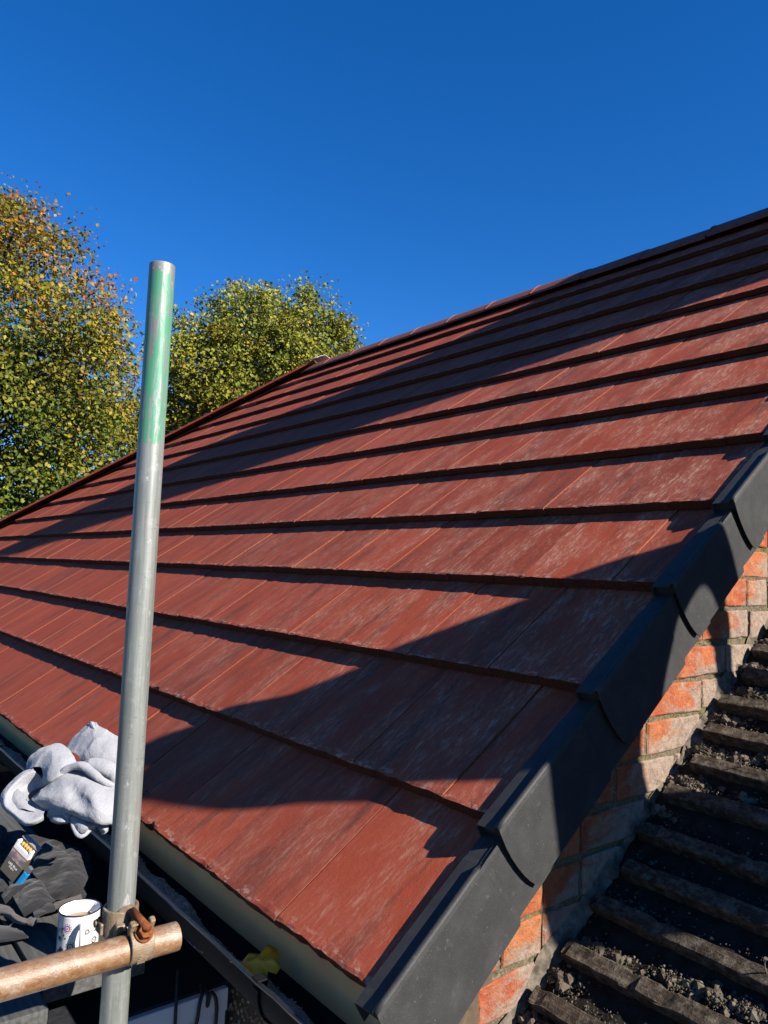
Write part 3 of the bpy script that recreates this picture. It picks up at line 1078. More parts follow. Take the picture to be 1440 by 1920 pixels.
# ================================================================== SCAFFOLD
def galv_material():
    k = NT('galvanised_tube')
    v = k.coord('Object')
    st = k.noise(k.coord('Object', (95, 95, 5)), 1.0, 7, 0.72)
    sp = k.noise(v, 30, 6, 0.72)
    c = k.ramp(st, [(0.3, (0.17, 0.185, 0.17)), (0.52, (0.255, 0.27, 0.25)), (0.75, (0.38, 0.39, 0.37))])
    c = k.mix(k.math('MULTIPLY', k.rampv(sp, 0.55, 0.75), 0.5), c, (0.46, 0.47, 0.46))
    sc = k.rampv(k.noise(k.coord('Object', (60, 60, 260), (0, 0.25, 0)), 1.0, 4, 0.72), 0.64, 0.69)
    c = k.mix(k.math('MULTIPLY', sc, 0.7), c, (0.08, 0.085, 0.08))
    dr = k.rampv(k.noise(k.coord('Object', (45, 45, 22)), 1.3, 6, 0.75), 0.60, 0.67)
    c = k.mix(k.math('MULTIPLY', dr, 0.7), c, (0.58, 0.58, 0.56))
    # faded green paint band near the top, worn through in streaks
    tc = k.n('TexCoord'); so = k.n('SeparateXYZ'); k.l(tc.outputs['Object'], so.inputs[0])
    wob = k.math('MULTIPLY', k.math('SUBTRACT', k.noise(k.coord('Object', (55, 55, 14)), 1.0, 6, 0.7), 0.5), 0.075)
    z = k.math('ADD', so.outputs['Z'], wob)
    up = k.math('LESS_THAN', z, 1.188 + 0.40)
    lo = k.math('GREATER_THAN', z, 0.862 + 0.40)
    worn = k.rampv(k.noise(k.coord('Object', (95, 95, 11)), 1.0, 7, 0.78), 0.505, 0.545)
    worn = k.math('SUBTRACT', 1.0, worn)
    worn2 = k.rampv(k.noise(k.coord('Object', (150, 150, 40)), 1.0, 4, 0.7), 0.63, 0.68)
    worn2 = k.math('SUBTRACT', 1.0, worn2)
    pm = k.math('MULTIPLY', k.math('MULTIPLY', up, lo), k.math('MULTIPLY', worn, worn2))
    gc = k.ramp(st, [(0.3, (0.045, 0.21, 0.115)), (0.7, (0.085, 0.30, 0.185))])
    c = k.mix(pm, c, gc)
    k.col(c)
    mt = k.math('MULTIPLY', k.math('SUBTRACT', 1.0, pm), 0.40)
    k.l(mt, k.p.inputs['Metallic'])
    k.bump(k.math('ADD', st, sp), 0.15, 0.0006)
    m = k.set(0.48, 0.45)
    k.l(mt, k.p.inputs['Metallic'])
    return m
def rust_material(name, cols, spec=0.4, rough=0.5, sc=(70, 22, 70)):
    k = NT(name)
    v = k.coord('Object', sc)
    f = k.noise(v, 1.0, 6, 0.72)
    g = k.noise(k.coord('Object', (16, 7, 16)), 1.0, 4, 0.6)
    c = k.ramp(f, [(0.28, cols[0]), (0.48, cols[1]), (0.72, cols[2])])
    c = k.mix(k.rampv(g, 0.50, 0.75), c, cols[3])
    k.col(c)
    fine = k.noise(k.coord('Object'), 420, 5, 0.75)
    pit = k.noise(k.coord('Object', (1, 0.5, 1)), 150, 4, 0.7)
    c = k.mix(k.math('MULTIPLY', k.rampv(fine, 0.52, 0.70), 0.55), c, cols[0])
    c = k.mix(k.math('MULTIPLY', k.rampv(pit, 0.60, 0.72), 0.8), c, tuple(v * 0.55 for v in cols[0]))
    c = k.mix(k.math('MULTIPLY', k.rampv(k.noise(k.coord('Object', (30, 22, 30)), 1.0, 6, 0.75), 0.55, 0.66), 0.7), c, tuple(min(1, v * 1.5) for v in cols[3]))
    k.col(c)
    k.bump(k.math('ADD', pit, fine), 0.6, 0.0012)
    return k.set(rough, spec)
M_GALV = galv_material()
M_RAIL = rust_material('rusty_tube', ((0.12, 0.040, 0.012), (0.22, 0.115, 0.052), (0.30, 0.205, 0.120), (0.23, 0.20, 0.165)), 0.6, 0.36, (70, 55, 70))
M_CAST = rust_material('coupler_steel', ((0.10, 0.050, 0.022), (0.20, 0.140, 0.080), (0.28, 0.215, 0.145), (0.23, 0.195, 0.15)), 0.5, 0.45, (60, 60, 60))
M_RUST = rust_material('rusty_bolt', ((0.075, 0.020, 0.007), (0.17, 0.050, 0.014), (0.26, 0.090, 0.025), (0.13, 0.04, 0.015)), 0.2, 0.85, (120, 120, 120))
PX, PY = -0.416, -0.232
TR = 0.02415
def hollow_tube(a, b, r, rin, n=40, mat=None, name='tube', seg=1):
    a, b = Vector(a), Vector(b)
    d = (b - a).normalized()
    e1 = d.orthogonal().normalized(); e2 = d.cross(e1)
    m = MB()
    ring = lambda p, rad: [p + (e1 * math.cos(6.283185 * k / n) + e2 * math.sin(6.283185 * k / n)) * rad for k in range(n)]
    R_ = [ring(a, rin), ring(a, r - .0007), ring(a + d * .0007, r)] + [ring(a + (b - a) * (i / seg), r) for i in range(1, seg)] + [ring(b - d * .0007, r), ring(b, r - .0007), ring(b, rin), ring(b - d * 0.3, rin)]
    for i in range(len(R_) - 1):
        bs = len(m.v)
        m.v += [tuple(x) for x in R_[i]] + [tuple(x) for x in R_[i + 1]]
        for k in range(n):
            m.f.append((bs + k, bs + (k + 1) % n, bs + n + (k + 1) % n, bs + n + k)); m.mi.append(0)
    return m
pole = add('scaffold_pole', hollow_tube((0, 0, -5.6), (0, 0, 1.608), TR, TR - 0.004).mesh('scaffold_pole', [M_GALV], True))
pole.location = (PX, PY, -0.40)
for p in pole.data.polygons:
    p.use_smooth = True
tag(pole, 'upright galvanised scaffold tube with worn green paint near its top', 'scaffold pole')
RX, RZ = -0.360, -0.021
rail = add('scaffold_rail', hollow_tube((0, 0, 0), (0, 1.75, -0.010), TR, TR - 0.004).mesh('scaffold_rail', [M_RAIL], True))
rail.location = (RX, -0.148 - 1.75, RZ + 0.004)
tag(rail, 'short horizontal rusty scaffold tube clamped across the upright pole', 'scaffold pole')
# far upright that carries the other end of the rail (outside the picture)
p2 = add('scaffold_pole', pole.data)
p2.location = (PX, PY - 1.30, -0.40)
tag(p2, 'outer upright scaffold tube carrying the far end of the rail', 'scaffold pole')

cp = tag(empty('scaffold_coupler', (PX + 0.028, PY, RZ)), 'rusty forged scaffold coupler joining pole and horizontal tube', 'coupler')
def band(center, axis, r0, r1, width, a0, a1, n=22):
    """curved strap around a tube; axis 'y' or 'z'"""
    prof = []
    for i in range(n + 1):
        a = a0 + (a1 - a0) * i / n
        prof.append((r1 * math.cos(a), r1 * math.sin(a)))
    for i in range(n, -1, -1):
        a = a0 + (a1 - a0) * i / n
        prof.append((r0 * math.cos(a), r0 * math.sin(a)))
    m = MB()
    c = Vector(center)
    if axis == 'y':
        fn = lambda a, b, t: tuple(c + Vector((a, t, b)))
    else:
        fn = lambda a, b, t: tuple(c + Vector((a, b, t)))
    N_ = len(prof)
    lo = [fn(a, b, -width / 2) for a, b in prof]
    hi = [fn(a, b, width / 2) for a, b in prof]
    h = N_ // 2
    f = [(i, (i + 1) % N_, N_ + (i + 1) % N_, N_ + i) for i in range(N_)]
    for i in range(h - 1):
        f.append((i, N_ - 1 - i, N_ - 2 - i, i + 1))
        f.append((N_ + i, N_ + i + 1, 2 * N_ - 2 - i, 2 * N_ - 1 - i))
    m._add(lo + hi, f)
    return m
rc = Vector((RX, PY + 0.012, RZ))
pc = Vector((PX, PY, RZ + 0.024))
o = keep(band(rc, 'y', TR + 0.0005, TR + 0.0062, 0.040, -2.05, 1.15).build('rail_strap', [M_CAST]), cp); bevel(o, 0.0018)
o = keep(band(rc, 'y', TR + 0.0005, TR + 0.0062, 0.044, 1.9, 4.1).build('rail_saddle', [M_CAST]), cp); bevel(o, 0.0018)
o = keep(band(pc, 'z', TR + 0.0005, TR + 0.0066, 0.046, -2.6, 0.35).build('pole_strap', [M_CAST]), cp); bevel(o, 0.002)
o = keep(band(pc, 'z', TR + 0.0005, TR + 0.0066, 0.050, 0.6, 2.9).build('pole_saddle', [M_CAST]), cp); bevel(o, 0.002)
mb = MB()
mb.box(PX + 0.018, RX - 0.018, PY - 0.020, PY + 0.026, RZ - 0.022, RZ + 0.030)
o = keep(mb.build('body', [M_CAST]), cp); bevel(o, 0.004)
def lug(name, c, dx, dy, dz, rot=0.0):
    m = MB()
    m.box(-dx, dx, -dy, dy, -dz, dz, mtx=Matrix.Translation(c) @ Matrix.Rotation(rot, 4, 'Y'))
    return bevel(keep(m.build(name, [M_CAST]), cp), 0.003, 3)
def hexnut(name, c, axis, r, h, mat):
    m = MB()
    a = Vector(axis).normalized()
    m.tube([Vector(c) - a * h / 2, Vector(c) + a * h / 2], r, 6)
    return bevel(keep(m.build(name, [mat]), cp), 0.001)
# strap bolt: from above the rail, leaning out towards the camera
bo = Vector((RX + 0.016, PY + 0.014, RZ + 0.022))
ax = Vector((0.62, 0.02, 0.50)).normalized()
st0 = Vector((RX - 0.018, PY + 0.006, RZ + 0.050))
lug('strap_lug', (RX + 0.010, PY - 0.004, RZ + 0.033), 0.006, 0.005, 0.013, 0.5)
lug('strap_lug', (RX + 0.010, PY + 0.030, RZ + 0.033), 0.006, 0.005, 0.013, 0.5)
mb = MB()
mb.tube([st0, bo + ax * 0.026], 0.0066, 14)
keep(mb.build('bolt', [M_RUST], None, True), cp)
mb = MB()
mb.tube([bo + ax * 0.004, bo + ax * 0.0075], 0.0165, 20)
keep(bevel(mb.build('washer', [M_RUST]), 0.0008), cp)
hexnut('nut', bo + ax * 0.0135, ax, 0.0135, 0.012, M_RUST)
# hooked flap on top of the pole strap with its slot
def arch(ro, ri, leg):
    o_ = [(ro * math.cos(a), ro * math.sin(a)) for a in [math.pi * k / 14 for k in range(15)]]
    i_ = [(ri * math.cos(a), ri * math.sin(a)) for a in [math.pi * k / 10 for k in range(10, -1, -1)]]
    return [(ro * .92, -leg)] + o_ + [(-ro * .92, -leg), (-ri, -leg)] + i_ + [(ri, -leg)]
nf = Vector((0.80, -0.52, 0.28)).normalized()
uf = (Vector((0, 0, 1)) - nf * nf.z).normalized()
sf = uf.cross(nf).normalized()
fc = Vector((PX + 0.030, PY + 0.002, RZ + 0.038))
mb = MB()
poly_ = arch(0.0190, 0.0078, 0.020)
n_p = len(poly_)
va = [fc + sf * a + uf * b - nf * 0.006 for a, b in poly_]
vb = [fc + sf * a * 0.94 + uf * b * 0.94 + nf * 0.006 for a, b in poly_]
half = 17
quads = []
# outer chain 0..16, inner chain from the end back to 17
for k in range(16):
    a0, a1 = k, k + 1
    b0, b1 = n_p - 1 - round(k * 12 / 16), n_p - 1 - round((k + 1) * 12 / 16)
    quads.append((a0, a1, b1, b0) if b0 != b1 else (a0, a1, b1))
mb._add(va + vb, [tuple(reversed(q_)) for q_ in quads] + [tuple(i_ + n_p for i_ in q_) for q_ in quads] + [(i_, (i_ + 1) % n_p, n_p + (i_ + 1) % n_p, n_p + i_) for i_ in range(n_p)])
o = keep(mb.build('hook_flap', [M_CAST]), cp)
# hinge pin on the far side
mb = MB()
mb.tube([(PX - 0.018, PY - 0.040, RZ + 0.018), (PX - 0.018, PY - 0.018, RZ + 0.018)], 0.007, 10)
mb.box(PX - 0.024, PX + 0.004, PY - 0.036, PY - 0.022, RZ + 0.004, RZ + 0.024)
o = keep(mb.build('hinge', [M_CAST]), cp); bevel(o, 0.003)
mb = MB()
mb.tube([(PX - 0.012, PY - 0.030, RZ + 0.022), (PX - 0.012, PY - 0.030, RZ + 0.029)], 0.006, 10)
keep(mb.build('rivet', [M_RUST]), cp)
# raised casting marks on the strap
mb = MB()
for (a, w, h, dy) in ((-0.30, .010, .0016, 0), (-0.42, .016, .0016, .001), (-0.55, .018, .0022, 0), (-0.68, .018, .0022, 0), (-0.80, .012, .0016, -.001), (-0.93, .014, .0016, 0)):
    c_ = rc + Vector((math.cos(a), 0, math.sin(a))) * (TR + 0.0066)
    mb.box(-0.0009, 0.0009, -w / 2 + dy, w / 2 + dy, -h / 2, h / 2, mtx=Matrix.Translation(c_) @ Matrix.Rotation(-a, 4, 'Y'))
keep(mb.build('casting_mark', [M_CAST]), cp)

# ---- scaffold boards
def board_mat():
    k = NT('weathered_board')
    f = k.noise(k.coord('Object', (4, 70, 70), rnd=7), 1.3, 5, 0.65)
    g = k.noise(k.coord('Object', (30, 30, 30), rnd=3), 1.0, 5, 0.6)
    c = k.ramp(f, [(0.3, (0.045, 0.046, 0.044)), (0.6, (0.10, 0.10, 0.095)), (0.8, (0.15, 0.15, 0.14))])
    c = k.mix(k.rampv(g, 0.72, 0.76), c, (0.34, 0.34, 0.33))
    k.col(c)
    k.bump(f, 0.4, 0.0015)
    return k.set(0.9, 0.15)
M_BOARD = board_mat()
ZP = -0.190
bl = ['scaffold board nearest the gutter, under the black jacket', 'second scaffold board from the gutter with weathered grey top', 'third scaffold board from the gutter below the rail', 'outermost scaffold board of the platform']
for i, (y0, y1, x1, dz) in enumerate(((-0.292, -0.085, -0.640, 0.0), (-0.520, -0.300, -0.560, -0.004), (-0.745, -0.528, -0.545, -0.002), (-0.970, -0.753, -0.58, -0.004))):
    mb = MB()
    mb.box(-3.9, 0, y0, y1, -0.038, 0)
    o = mb.build('scaffold_board', [M_BOARD])
    o.location = (x1, 0, ZP + dz)
    bevel(o, 0.002)
    tag(o, bl[i], 'scaffold board', 'scaffold boards of the platform')
# transom tube that carries the boards
mb = MB()
mb.tube([(0, -1.7, 0), (0, -0.12, 0)], TR, 20)
o = mb.build('scaffold_transom', [M_RAIL], None, True)
o.location = (-0.75, 0, ZP - 0.038 - TR - 0.004)
tag(o, 'scaffold transom tube carrying the boards from below', 'scaffold pole')

# ================================================================== FLAT-ROOFED BAY BELOW
M_WHITE = simple('white_upvc', (0.72, 0.73, 0.75), 0.4, 0.5, nscale=8, var=0.08, kind='World')
M_BITUMEN = simple('bitumen_felt', (0.018, 0.020, 0.026), 0.7, 0.35, nscale=60, var=0.4, bump=0.4, kind='World')
bay = tag(empty('flat_roofed_bay', (-1.6, -0.5, -2.5)), 'flat-roofed bay with dark felt top and white boarded edge below the gutter', 'bay')
BX, BZ = -0.715, -0.352
mb = MB(); mb.box(-2.9, BX - 0.004, -0.92, 0.168, BZ - 0.06, BZ + 0.004)
keep(bevel(mb.build('felt_roof', [M_BITUMEN]), 0.004), bay)
mb = MB(); mb.box(BX - 0.003, BX + 0.014, -0.93, 0.150, BZ - 0.052, BZ)
keep(bevel(mb.build('fascia_board', [M_WHITE]), 0.003), bay)
mb = MB(); mb.box(BX - 0.003, BX + 0.006, -0.93, 0.150, BZ - 0.105, BZ - 0.0535)
keep(bevel(mb.build('fascia_board', [M_WHITE]), 0.003), bay)
for i in range(9):
    mb = MB()
    y1 = 0.120 - i * 0.125
    mb.box(BX - 0.02, BX - 0.010, y1 - 0.118, y1, -2.6, BZ - 0.107)
    keep(bevel(mb.build('cladding_board', [M_WHITE]), 0.003), bay)
mb = MB(); mb.box(BX - 0.02, BX - 0.002, 0.124, 0.160, -2.6, BZ - 0.107)
keep(bevel(mb.build('corner_trim', [M_WHITE]), 0.003), bay)
mb = MB(); mb.box(-2.88, BX - 0.021, -0.90, 0.167, -6.0, BZ - 0.061)
keep(mb.build('core', [M_RENDER]), bay)
M_CABLE = simple('black_cable', (0.012, 0.012, 0.013), 0.5, 0.4)
def catmull(P, n=8):
    P = [Vector(p) for p in P]
    out_ = []
    for i in range(len(P) - 1):
        p0, p1, p2, p3 = P[max(i - 1, 0)], P[i], P[i + 1], P[min(i + 2, len(P) - 1)]
        for j in range(n):
            t = j / n
            out_.append(0.5 * ((2 * p1) + (p2 - p0) * t + (2 * p0 - 5 * p1 + 4 * p2 - p3) * t * t + (3 * p1 - p0 - 3 * p2 + p3) * t ** 3))
    out_.append(P[-1])
    return out_
mb = MB()
cx = BX + 0.024
mb.tube(catmull([(cx, 0.015, -0.62), (cx, 0.040, -0.47), (cx, 0.066, -0.405), (cx, 0.072, -0.365), (cx - .01, 0.082, -0.345), (cx - .03, 0.090, -0.338), (cx - .01, 0.096, -0.350), (cx, 0.092, -0.372), (cx, 0.100, -0.345), (cx, 0.114, -0.368), (cx, 0.116, -0.42), (cx, 0.108, -0.55), (cx, 0.104, -0.75)]), 0.0042, 8)
tag(mb.build('cable', [M_CABLE], None, True), 'thin black cable looped over the white bay edge', 'cable')
mb = MB()
mb.tube([(cx, 0.018, -0.90), (cx, 0.016, -0.5), (cx - .001, 0.014, -0.27)], 0.0038, 8)
tag(mb.build('upright_rod', [M_CABLE], None, True), 'straight thin black rod standing in front of the white bay edge', 'rod')

# ================================================================== THINGS ON THE BOARDS
def px(x, y, d):
    v = RIGHT * ((x - 720) / 1412.6) + UP * (-(y - 960) / 1412.6) + FWD
    return CAM + v * d
def sheet(polys, depth_fn, nu=7, nv=7, x0=0, y0=0, scale=1.45e-3, mb=None, rough=0.0, seed=0):
    """smooth cloth surface through rows of (x, y, bulge) points"""
    r = random.Random(seed)
    rows = []
    for pl in polys:
        pts = []
        for (x, y, d) in pl:
            X_, Y_ = x + x0, y + y0
            pts.append(px(X_, Y_, depth_fn(X_, Y_) - d * scale))
        rows.append(catmull(pts, nu))
    cols = list(zip(*rows))
    G_ = [catmull(list(c), nv) for c in cols]
    if rough:
        for c in G_:
            for v in c:
                v += Vector((r.uniform(-1, 1), r.uniform(-1, 1), r.uniform(-1, 1))) * rough
    mb.grid(G_)
def cloth_mat(name, lo, hi, sc, bump, bd, sheen):
    k = NT(name)
    v = k.coord('World')
    f = k.noise(v, sc, 4, 0.7)
    k.col(k.ramp(f, [(0.3, lo), (0.7, hi)]))
    k.bump(k.math('ADD', f, k.math('MULTIPLY', k.noise(v, 40, 4), 1.5)), bump, bd)
    k.p.inputs['Sheen Weight'].default_value = sheen
    return k.set(0.95, 0.1)
M_TOWEL = cloth_mat('grey_towelling', (0.29, 0.295, 0.315), (0.38, 0.385, 0.41), 300, 0.55, 0.003, 0.15)
towel = tag(empty('towel', tuple(px(110, 1560, 1.98))), 'crumpled pale grey towel heaped on the gutter beside the scaffold pole', 'towel')
td = lambda x, y: 1.90 + (110 - x) * 0.0002 + (1470 - y) * 0.0010
mb = MB()
T = dict(x0=0, y0=1340, mb=mb)
sheet([[(120, 66, -14), (138, 42, -6), (158, 20, 0), (170, 12, -2)],
       [(130, 68, 6), (150, 52, 10), (168, 32, 12), (180, 13, 8)],
       [(146, 76, 14), (158, 62, 20), (174, 44, 20), (186, 20, 8)],
       [(158, 96, 12), (164, 76, 24), (180, 50, 26), (200, 28, 8)],
       [(190, 100, 12), (196, 78, 26), (206, 55, 26), (216, 36, 4)],
       [(222, 102, 6), (226, 80, 18), (232, 60, 18), (236, 44, -8)]], td, **T)
sheet([[(165, 14, 0), (170, 12, 8), (178, 13, 6)], [(168, 24, 8), (174, 20, 14), (184, 22, 6)], [(172, 30, 8), (178, 28, 12), (188, 30, 2)]], td, **T)
sheet([[(46, 104, -6), (54, 80, 0), (78, 62, 2), (104, 53, -4)],
       [(56, 100, 10), (72, 82, 18), (92, 66, 18), (118, 55, 6)],
       [(74, 98, 22), (88, 92, 32), (110, 78, 34), (132, 66, 14)],
       [(80, 112, 24), (93, 110, 38), (118, 96, 40), (143, 86, 18)],
       [(80, 126, 20), (92, 126, 36), (118, 112, 38), (150, 98, 16)],
       [(88, 136, 12), (100, 127, 24), (124, 112, 26), (150, 104, 6)]], td, **T)
sheet([[(64, 99, 8), (34, 113, 10), (9, 140, 14), (2, 165, 18), (12, 182, 22), (48, 208, 26), (82, 197, 24)],
       [(63, 103, 14), (37, 119, 18), (14, 144, 24), (9, 166, 30), (19, 179, 32), (50, 202, 36), (82, 191, 30)],
       [(70, 110, 8), (46, 124, 8), (24, 146, 14), (20, 164, 20), (30, 174, 24), (56, 192, 30), (84, 184, 26)],
       [(78, 120, -2), (58, 130, -6), (38, 148, 0), (34, 162, 10), (46, 170, 16), (66, 182, 24), (88, 178, 22)],
       [(88, 132, -8), (72, 138, -12), (54, 150, -4), (54, 160, 8), (62, 166, 14), (78, 174, 22), (92, 174, 20)]], td, **T)
sheet([[(14, 140, 4), (30, 138, 8), (45, 148, 16), (52, 158, 18)], [(12, 165, 14), (30, 160, 24), (48, 166, 26), (62, 172, 22)], [(20, 182, 18), (40, 176, 28), (58, 180, 28), (80, 184, 22)]], td, **T)
sheet([[(60, 152, 14), (85, 134, 24), (114, 112, 28), (140, 106, 28), (170, 112, 26), (196, 126, 22), (222, 128, 12)],
       [(58, 156, 26), (85, 143, 40), (115, 128, 46), (145, 124, 50), (175, 128, 48), (200, 138, 40), (226, 138, 26)],
       [(60, 161, 32), (88, 154, 48), (118, 144, 52), (140, 142, 48), (172, 148, 60), (202, 156, 50), (226, 154, 32)],
       [(66, 167, 30), (92, 164, 46), (122, 162, 54), (148, 158, 50), (178, 166, 64), (204, 172, 52), (226, 170, 34)],
       [(76, 174, 24), (100, 175, 42), (130, 178, 54), (156, 182, 58), (182, 186, 60), (204, 190, 46), (224, 186, 28)],
       [(82, 179, 12), (106, 181, 28), (134, 187, 40), (158, 198, 44), (184, 206, 44), (204, 206, 32), (222, 202, 14)],
       [(84, 178, 0), (108, 180, 10), (136, 186, 20), (160, 196, 22), (184, 203, 22), (203, 203, 12), (220, 199, -2)]], td, **T)
# rolled folds on top
def roll(P, rad, sq=1.0):
    pts = [px(x, y + 1340, td(x, y + 1340) - d * 1.45e-3) for x, y, d in P]
    C_ = catmull(pts, 7)
    rr_ = [rad * 1.45e-3 * (0.55 + 0.45 * math.sin(math.pi * min(1, max(0, (i + 2) / (len(C_) + 3))))) for i in range(len(C_))]
    mb.tube(C_, rr_, 12)
roll([(110, 116, 30), (122, 104, 38), (140, 97, 42), (158, 98, 44), (176, 112, 44), (192, 124, 40), (214, 134, 28)], 8)
roll([(150, 100, 18), (172, 96, 28), (196, 100, 28), (214, 110, 22), (220, 130, 16)], 15)
roll([(92, 190, 16), (98, 182, 26), (112, 180, 30), (124, 184, 28), (130, 196, 26)], 8)
sheet([[(92, 192, 16), (100, 186, 28), (114, 184, 30), (128, 190, 26)], [(94, 200, 20), (104, 200, 32), (118, 200, 32), (130, 200, 26)], [(104, 206, 10), (112, 207, 18), (122, 206, 18), (130, 204, 14)]], td, **T)
sheet([[(128, 194, 22), (140, 190, 30), (160, 194, 30), (186, 204, 22)],
       [(132, 206, 26), (146, 204, 36), (164, 206, 36), (184, 208, 24)],
       [(138, 220, 22), (148, 218, 32), (162, 216, 32), (178, 212, 22)],
       [(142, 227, 10), (150, 229, 18), (160, 226, 18), (174, 216, 12)]], td, **T)
roll([(134, 202, 26), (139, 217, 30), (147, 227, 30), (157, 227, 28), (168, 217, 24), (178, 212, 18)], 4.5)
sheet([[(178, 206, 14), (190, 206, 16), (204, 204, 10)], [(184, 214, 14), (196, 216, 16), (204, 212, 10)], [(190, 226, 4), (198, 224, 6), (204, 218, 2)]], td, **T)
# heart of the heap
for (x, y, d, r_) in ((110, 110, -30, 40), (160, 120, -20, 50), (185, 75, -30, 34), (60, 150, -38, 34), (190, 165, -10, 38), (120, 165, -5, 28)):
    c_ = px(x, y + 1340, td(x, y + 1340) - d * 1.45e-3)
    n0 = len(mb.v)
    mb.tube([c_ + Vector((0, 0, -r_ * 1e-3)), c_ + Vector((0, 0, -r_ * .6e-3)), c_, c_ + Vector((0, 0, r_ * .6e-3)), c_ + Vector((0, 0, r_ * 1e-3))], [r_ * .3e-3, r_ * .8e-3, r_ * 1e-3, r_ * .8e-3, r_ * .3e-3], 14)
o = mb.build('cloth', [M_TOWEL], None, True)
keep(o, towel)
def wrinkle(o, kind, size, strength, sub):
    sm = o.modifiers.new('sub', 'SUBSURF'); sm.levels = sm.render_levels = sub
    t = bpy.data.textures.new('wrinkle', kind)
    t.noise_scale = size
    if kind == 'MUSGRAVE':
        t.musgrave_type = 'RIDGED_MULTIFRACTAL'
        t.octaves = 2.0
    d_ = o.modifiers.new('wrinkle', 'DISPLACE')
    d_.texture = t
    d_.texture_coords = 'GLOBAL'
    d_.strength = strength
    d_.mid_level = 0.5
wrinkle(o, 'CLOUDS', 0.05, 0.006, 2)
t3_ = bpy.data.textures.new('crease', 'MUSGRAVE'); t3_.musgrave_type = 'RIDGED_MULTIFRACTAL'; t3_.noise_scale = 0.07; t3_.octaves = 1.5
d3 = o.modifiers.new('crease', 'DISPLACE'); d3.texture = t3_; d3.texture_coords = 'GLOBAL'; d3.strength = 0.0035; d3.mid_level = 0.8
d2 = o.modifiers.new('pile', 'DISPLACE')
t2_ = bpy.data.textures.new('pile', 'CLOUDS'); t2_.noise_scale = 0.0045
d2.texture = t2_; d2.texture_coords = 'GLOBAL'; d2.strength = 0.0008

# ---- black work jacket
M_JACKET = cloth_mat('black_canvas', (0.013, 0.013, 0.014), (0.026, 0.026, 0.028), 600, 0.4, 0.001, 0.10)
M_LINING = cloth_mat('brown_lining', (0.075, 0.062, 0.055), (0.12, 0.10, 0.09), 400, 0.4, 0.001, 0.1)
jacket = tag(empty('work_jacket', tuple(px(80, 1700, 1.80))), 'crumpled black work jacket on the scaffold boards below the towel', 'jacket')
jd = lambda x, y: 1.63 + (1755 - y) * 0.0024
mb = MB()
J = dict(x0=0, y0=1520, mb=mb, scale=1.3e-3)
sheet([[(56, 104, 4), (70, 82, 16), (82, 62, 18), (92, 59, 6)],
       [(62, 118, 22), (78, 96, 36), (98, 76, 36), (112, 70, 16)],
       [(72, 130, 34), (92, 108, 46), (114, 88, 42), (132, 76, 16)],
       [(84, 146, 36), (104, 120, 40), (126, 100, 48), (150, 76, 14)],
       [(92, 158, 34), (112, 134, 52), (134, 114, 50), (154, 92, 20)],
       [(98, 166, 26), (118, 152, 46), (144, 134, 44), (162, 112, 16)],
       [(100, 170, 8), (122, 163, 18), (150, 152, 18), (167, 124, 0)]], jd, **J)
sheet([[(118, 76, 18), (134, 70, 26), (150, 78, 16)], [(130, 96, 30), (144, 88, 34), (154, 94, 18)], [(146, 118, 24), (156, 112, 26), (164, 116, 10)]], jd, **J)
# pocket panel at the front
sheet([[(24, 160, 30), (44, 144, 44), (68, 130, 44), (76, 128, 30)],
       [(30, 172, 44), (50, 158, 58), (74, 142, 58), (84, 140, 40)],
       [(38, 186, 46), (58, 172, 60), (82, 158, 60), (92, 156, 42)],
       [(46, 200, 34), (66, 188, 46), (92, 174, 46), (104, 170, 32)]], jd, **J)
sheet([[(62, 190, 52), (78, 180, 60), (96, 168, 52)], [(64, 198, 54), (82, 190, 62), (104, 180, 50)], [(66, 204, 40), (84, 197, 46), (106, 188, 36)]], jd, **J)
# collar and dark folds to the left
sheet([[(2, 158, 20), (22, 138, 30), (50, 128, 34), (72, 128, 28)], [(6, 166, 26), (26, 148, 40), (50, 136, 44), (70, 134, 34)], [(10, 176, 16), (30, 158, 28), (52, 146, 32), (70, 140, 26)]], jd, **J)
sheet([[(-20, 30, 0), (0, 26, 20), (14, 36, 10)], [(-20, 60, 20), (0, 48, 34), (16, 56, 14)], [(-20, 84, 20), (0, 72, 30), (12, 76, 10)]], jd, **J)
sheet([[(12, 40, 0), (34, 36, 12), (52, 42, 8)], [(10, 60, 14), (36, 54, 24), (62, 56, 10)], [(14, 80, 12), (38, 74, 20), (66, 68, 8)]], jd, **J)
sheet([[(-20, 90, 10), (0, 82, 24), (14, 90, 14)], [(-20, 130, 24), (2, 122, 34), (18, 130, 16)], [(-20, 160, 20), (0, 152, 30), (16, 152, 12)]], jd, **J)
sheet([[(-30, 60, -30), (40, 45, -30), (100, 55, -30), (168, 80, -30)], [(-30, 120, -20), (40, 110, -10), (100, 110, -10), (172, 120, -30)], [(-30, 200, -10), (30, 205, -4), (90, 190, -6), (160, 165, -30)]], jd, **J)
o = mb.build('shell', [M_JACKET], None, True); keep(o, jacket)
wrinkle(o, 'CLOUDS', 0.045, 0.010, 2)
mb = MB(); J['mb'] = mb
sheet([[(100, 171, 26), (122, 166, 34), (152, 156, 22)], [(104, 184, 28), (126, 176, 34), (154, 164, 20)], [(106, 186, 10), (128, 179, 14), (155, 168, 4)]], jd, **J)
sheet([[(-20, 172, 20), (16, 180, 34), (34, 196, 40), (52, 202, 40)], [(-20, 186, 24), (14, 192, 38), (32, 205, 44), (54, 210, 42)], [(-20, 192, 10), (12, 200, 22), (34, 212, 28), (64, 218, 28)]], jd, **J)
sheet([[(46, 204, 40), (58, 198, 46), (66, 196, 44)], [(52, 212, 44), (62, 208, 50), (69, 206, 46)], [(58, 218, 36), (64, 216, 42), (69, 212, 38)]], jd, **J)
o = mb.build('lining', [M_LINING], None, True); keep(o, jacket)
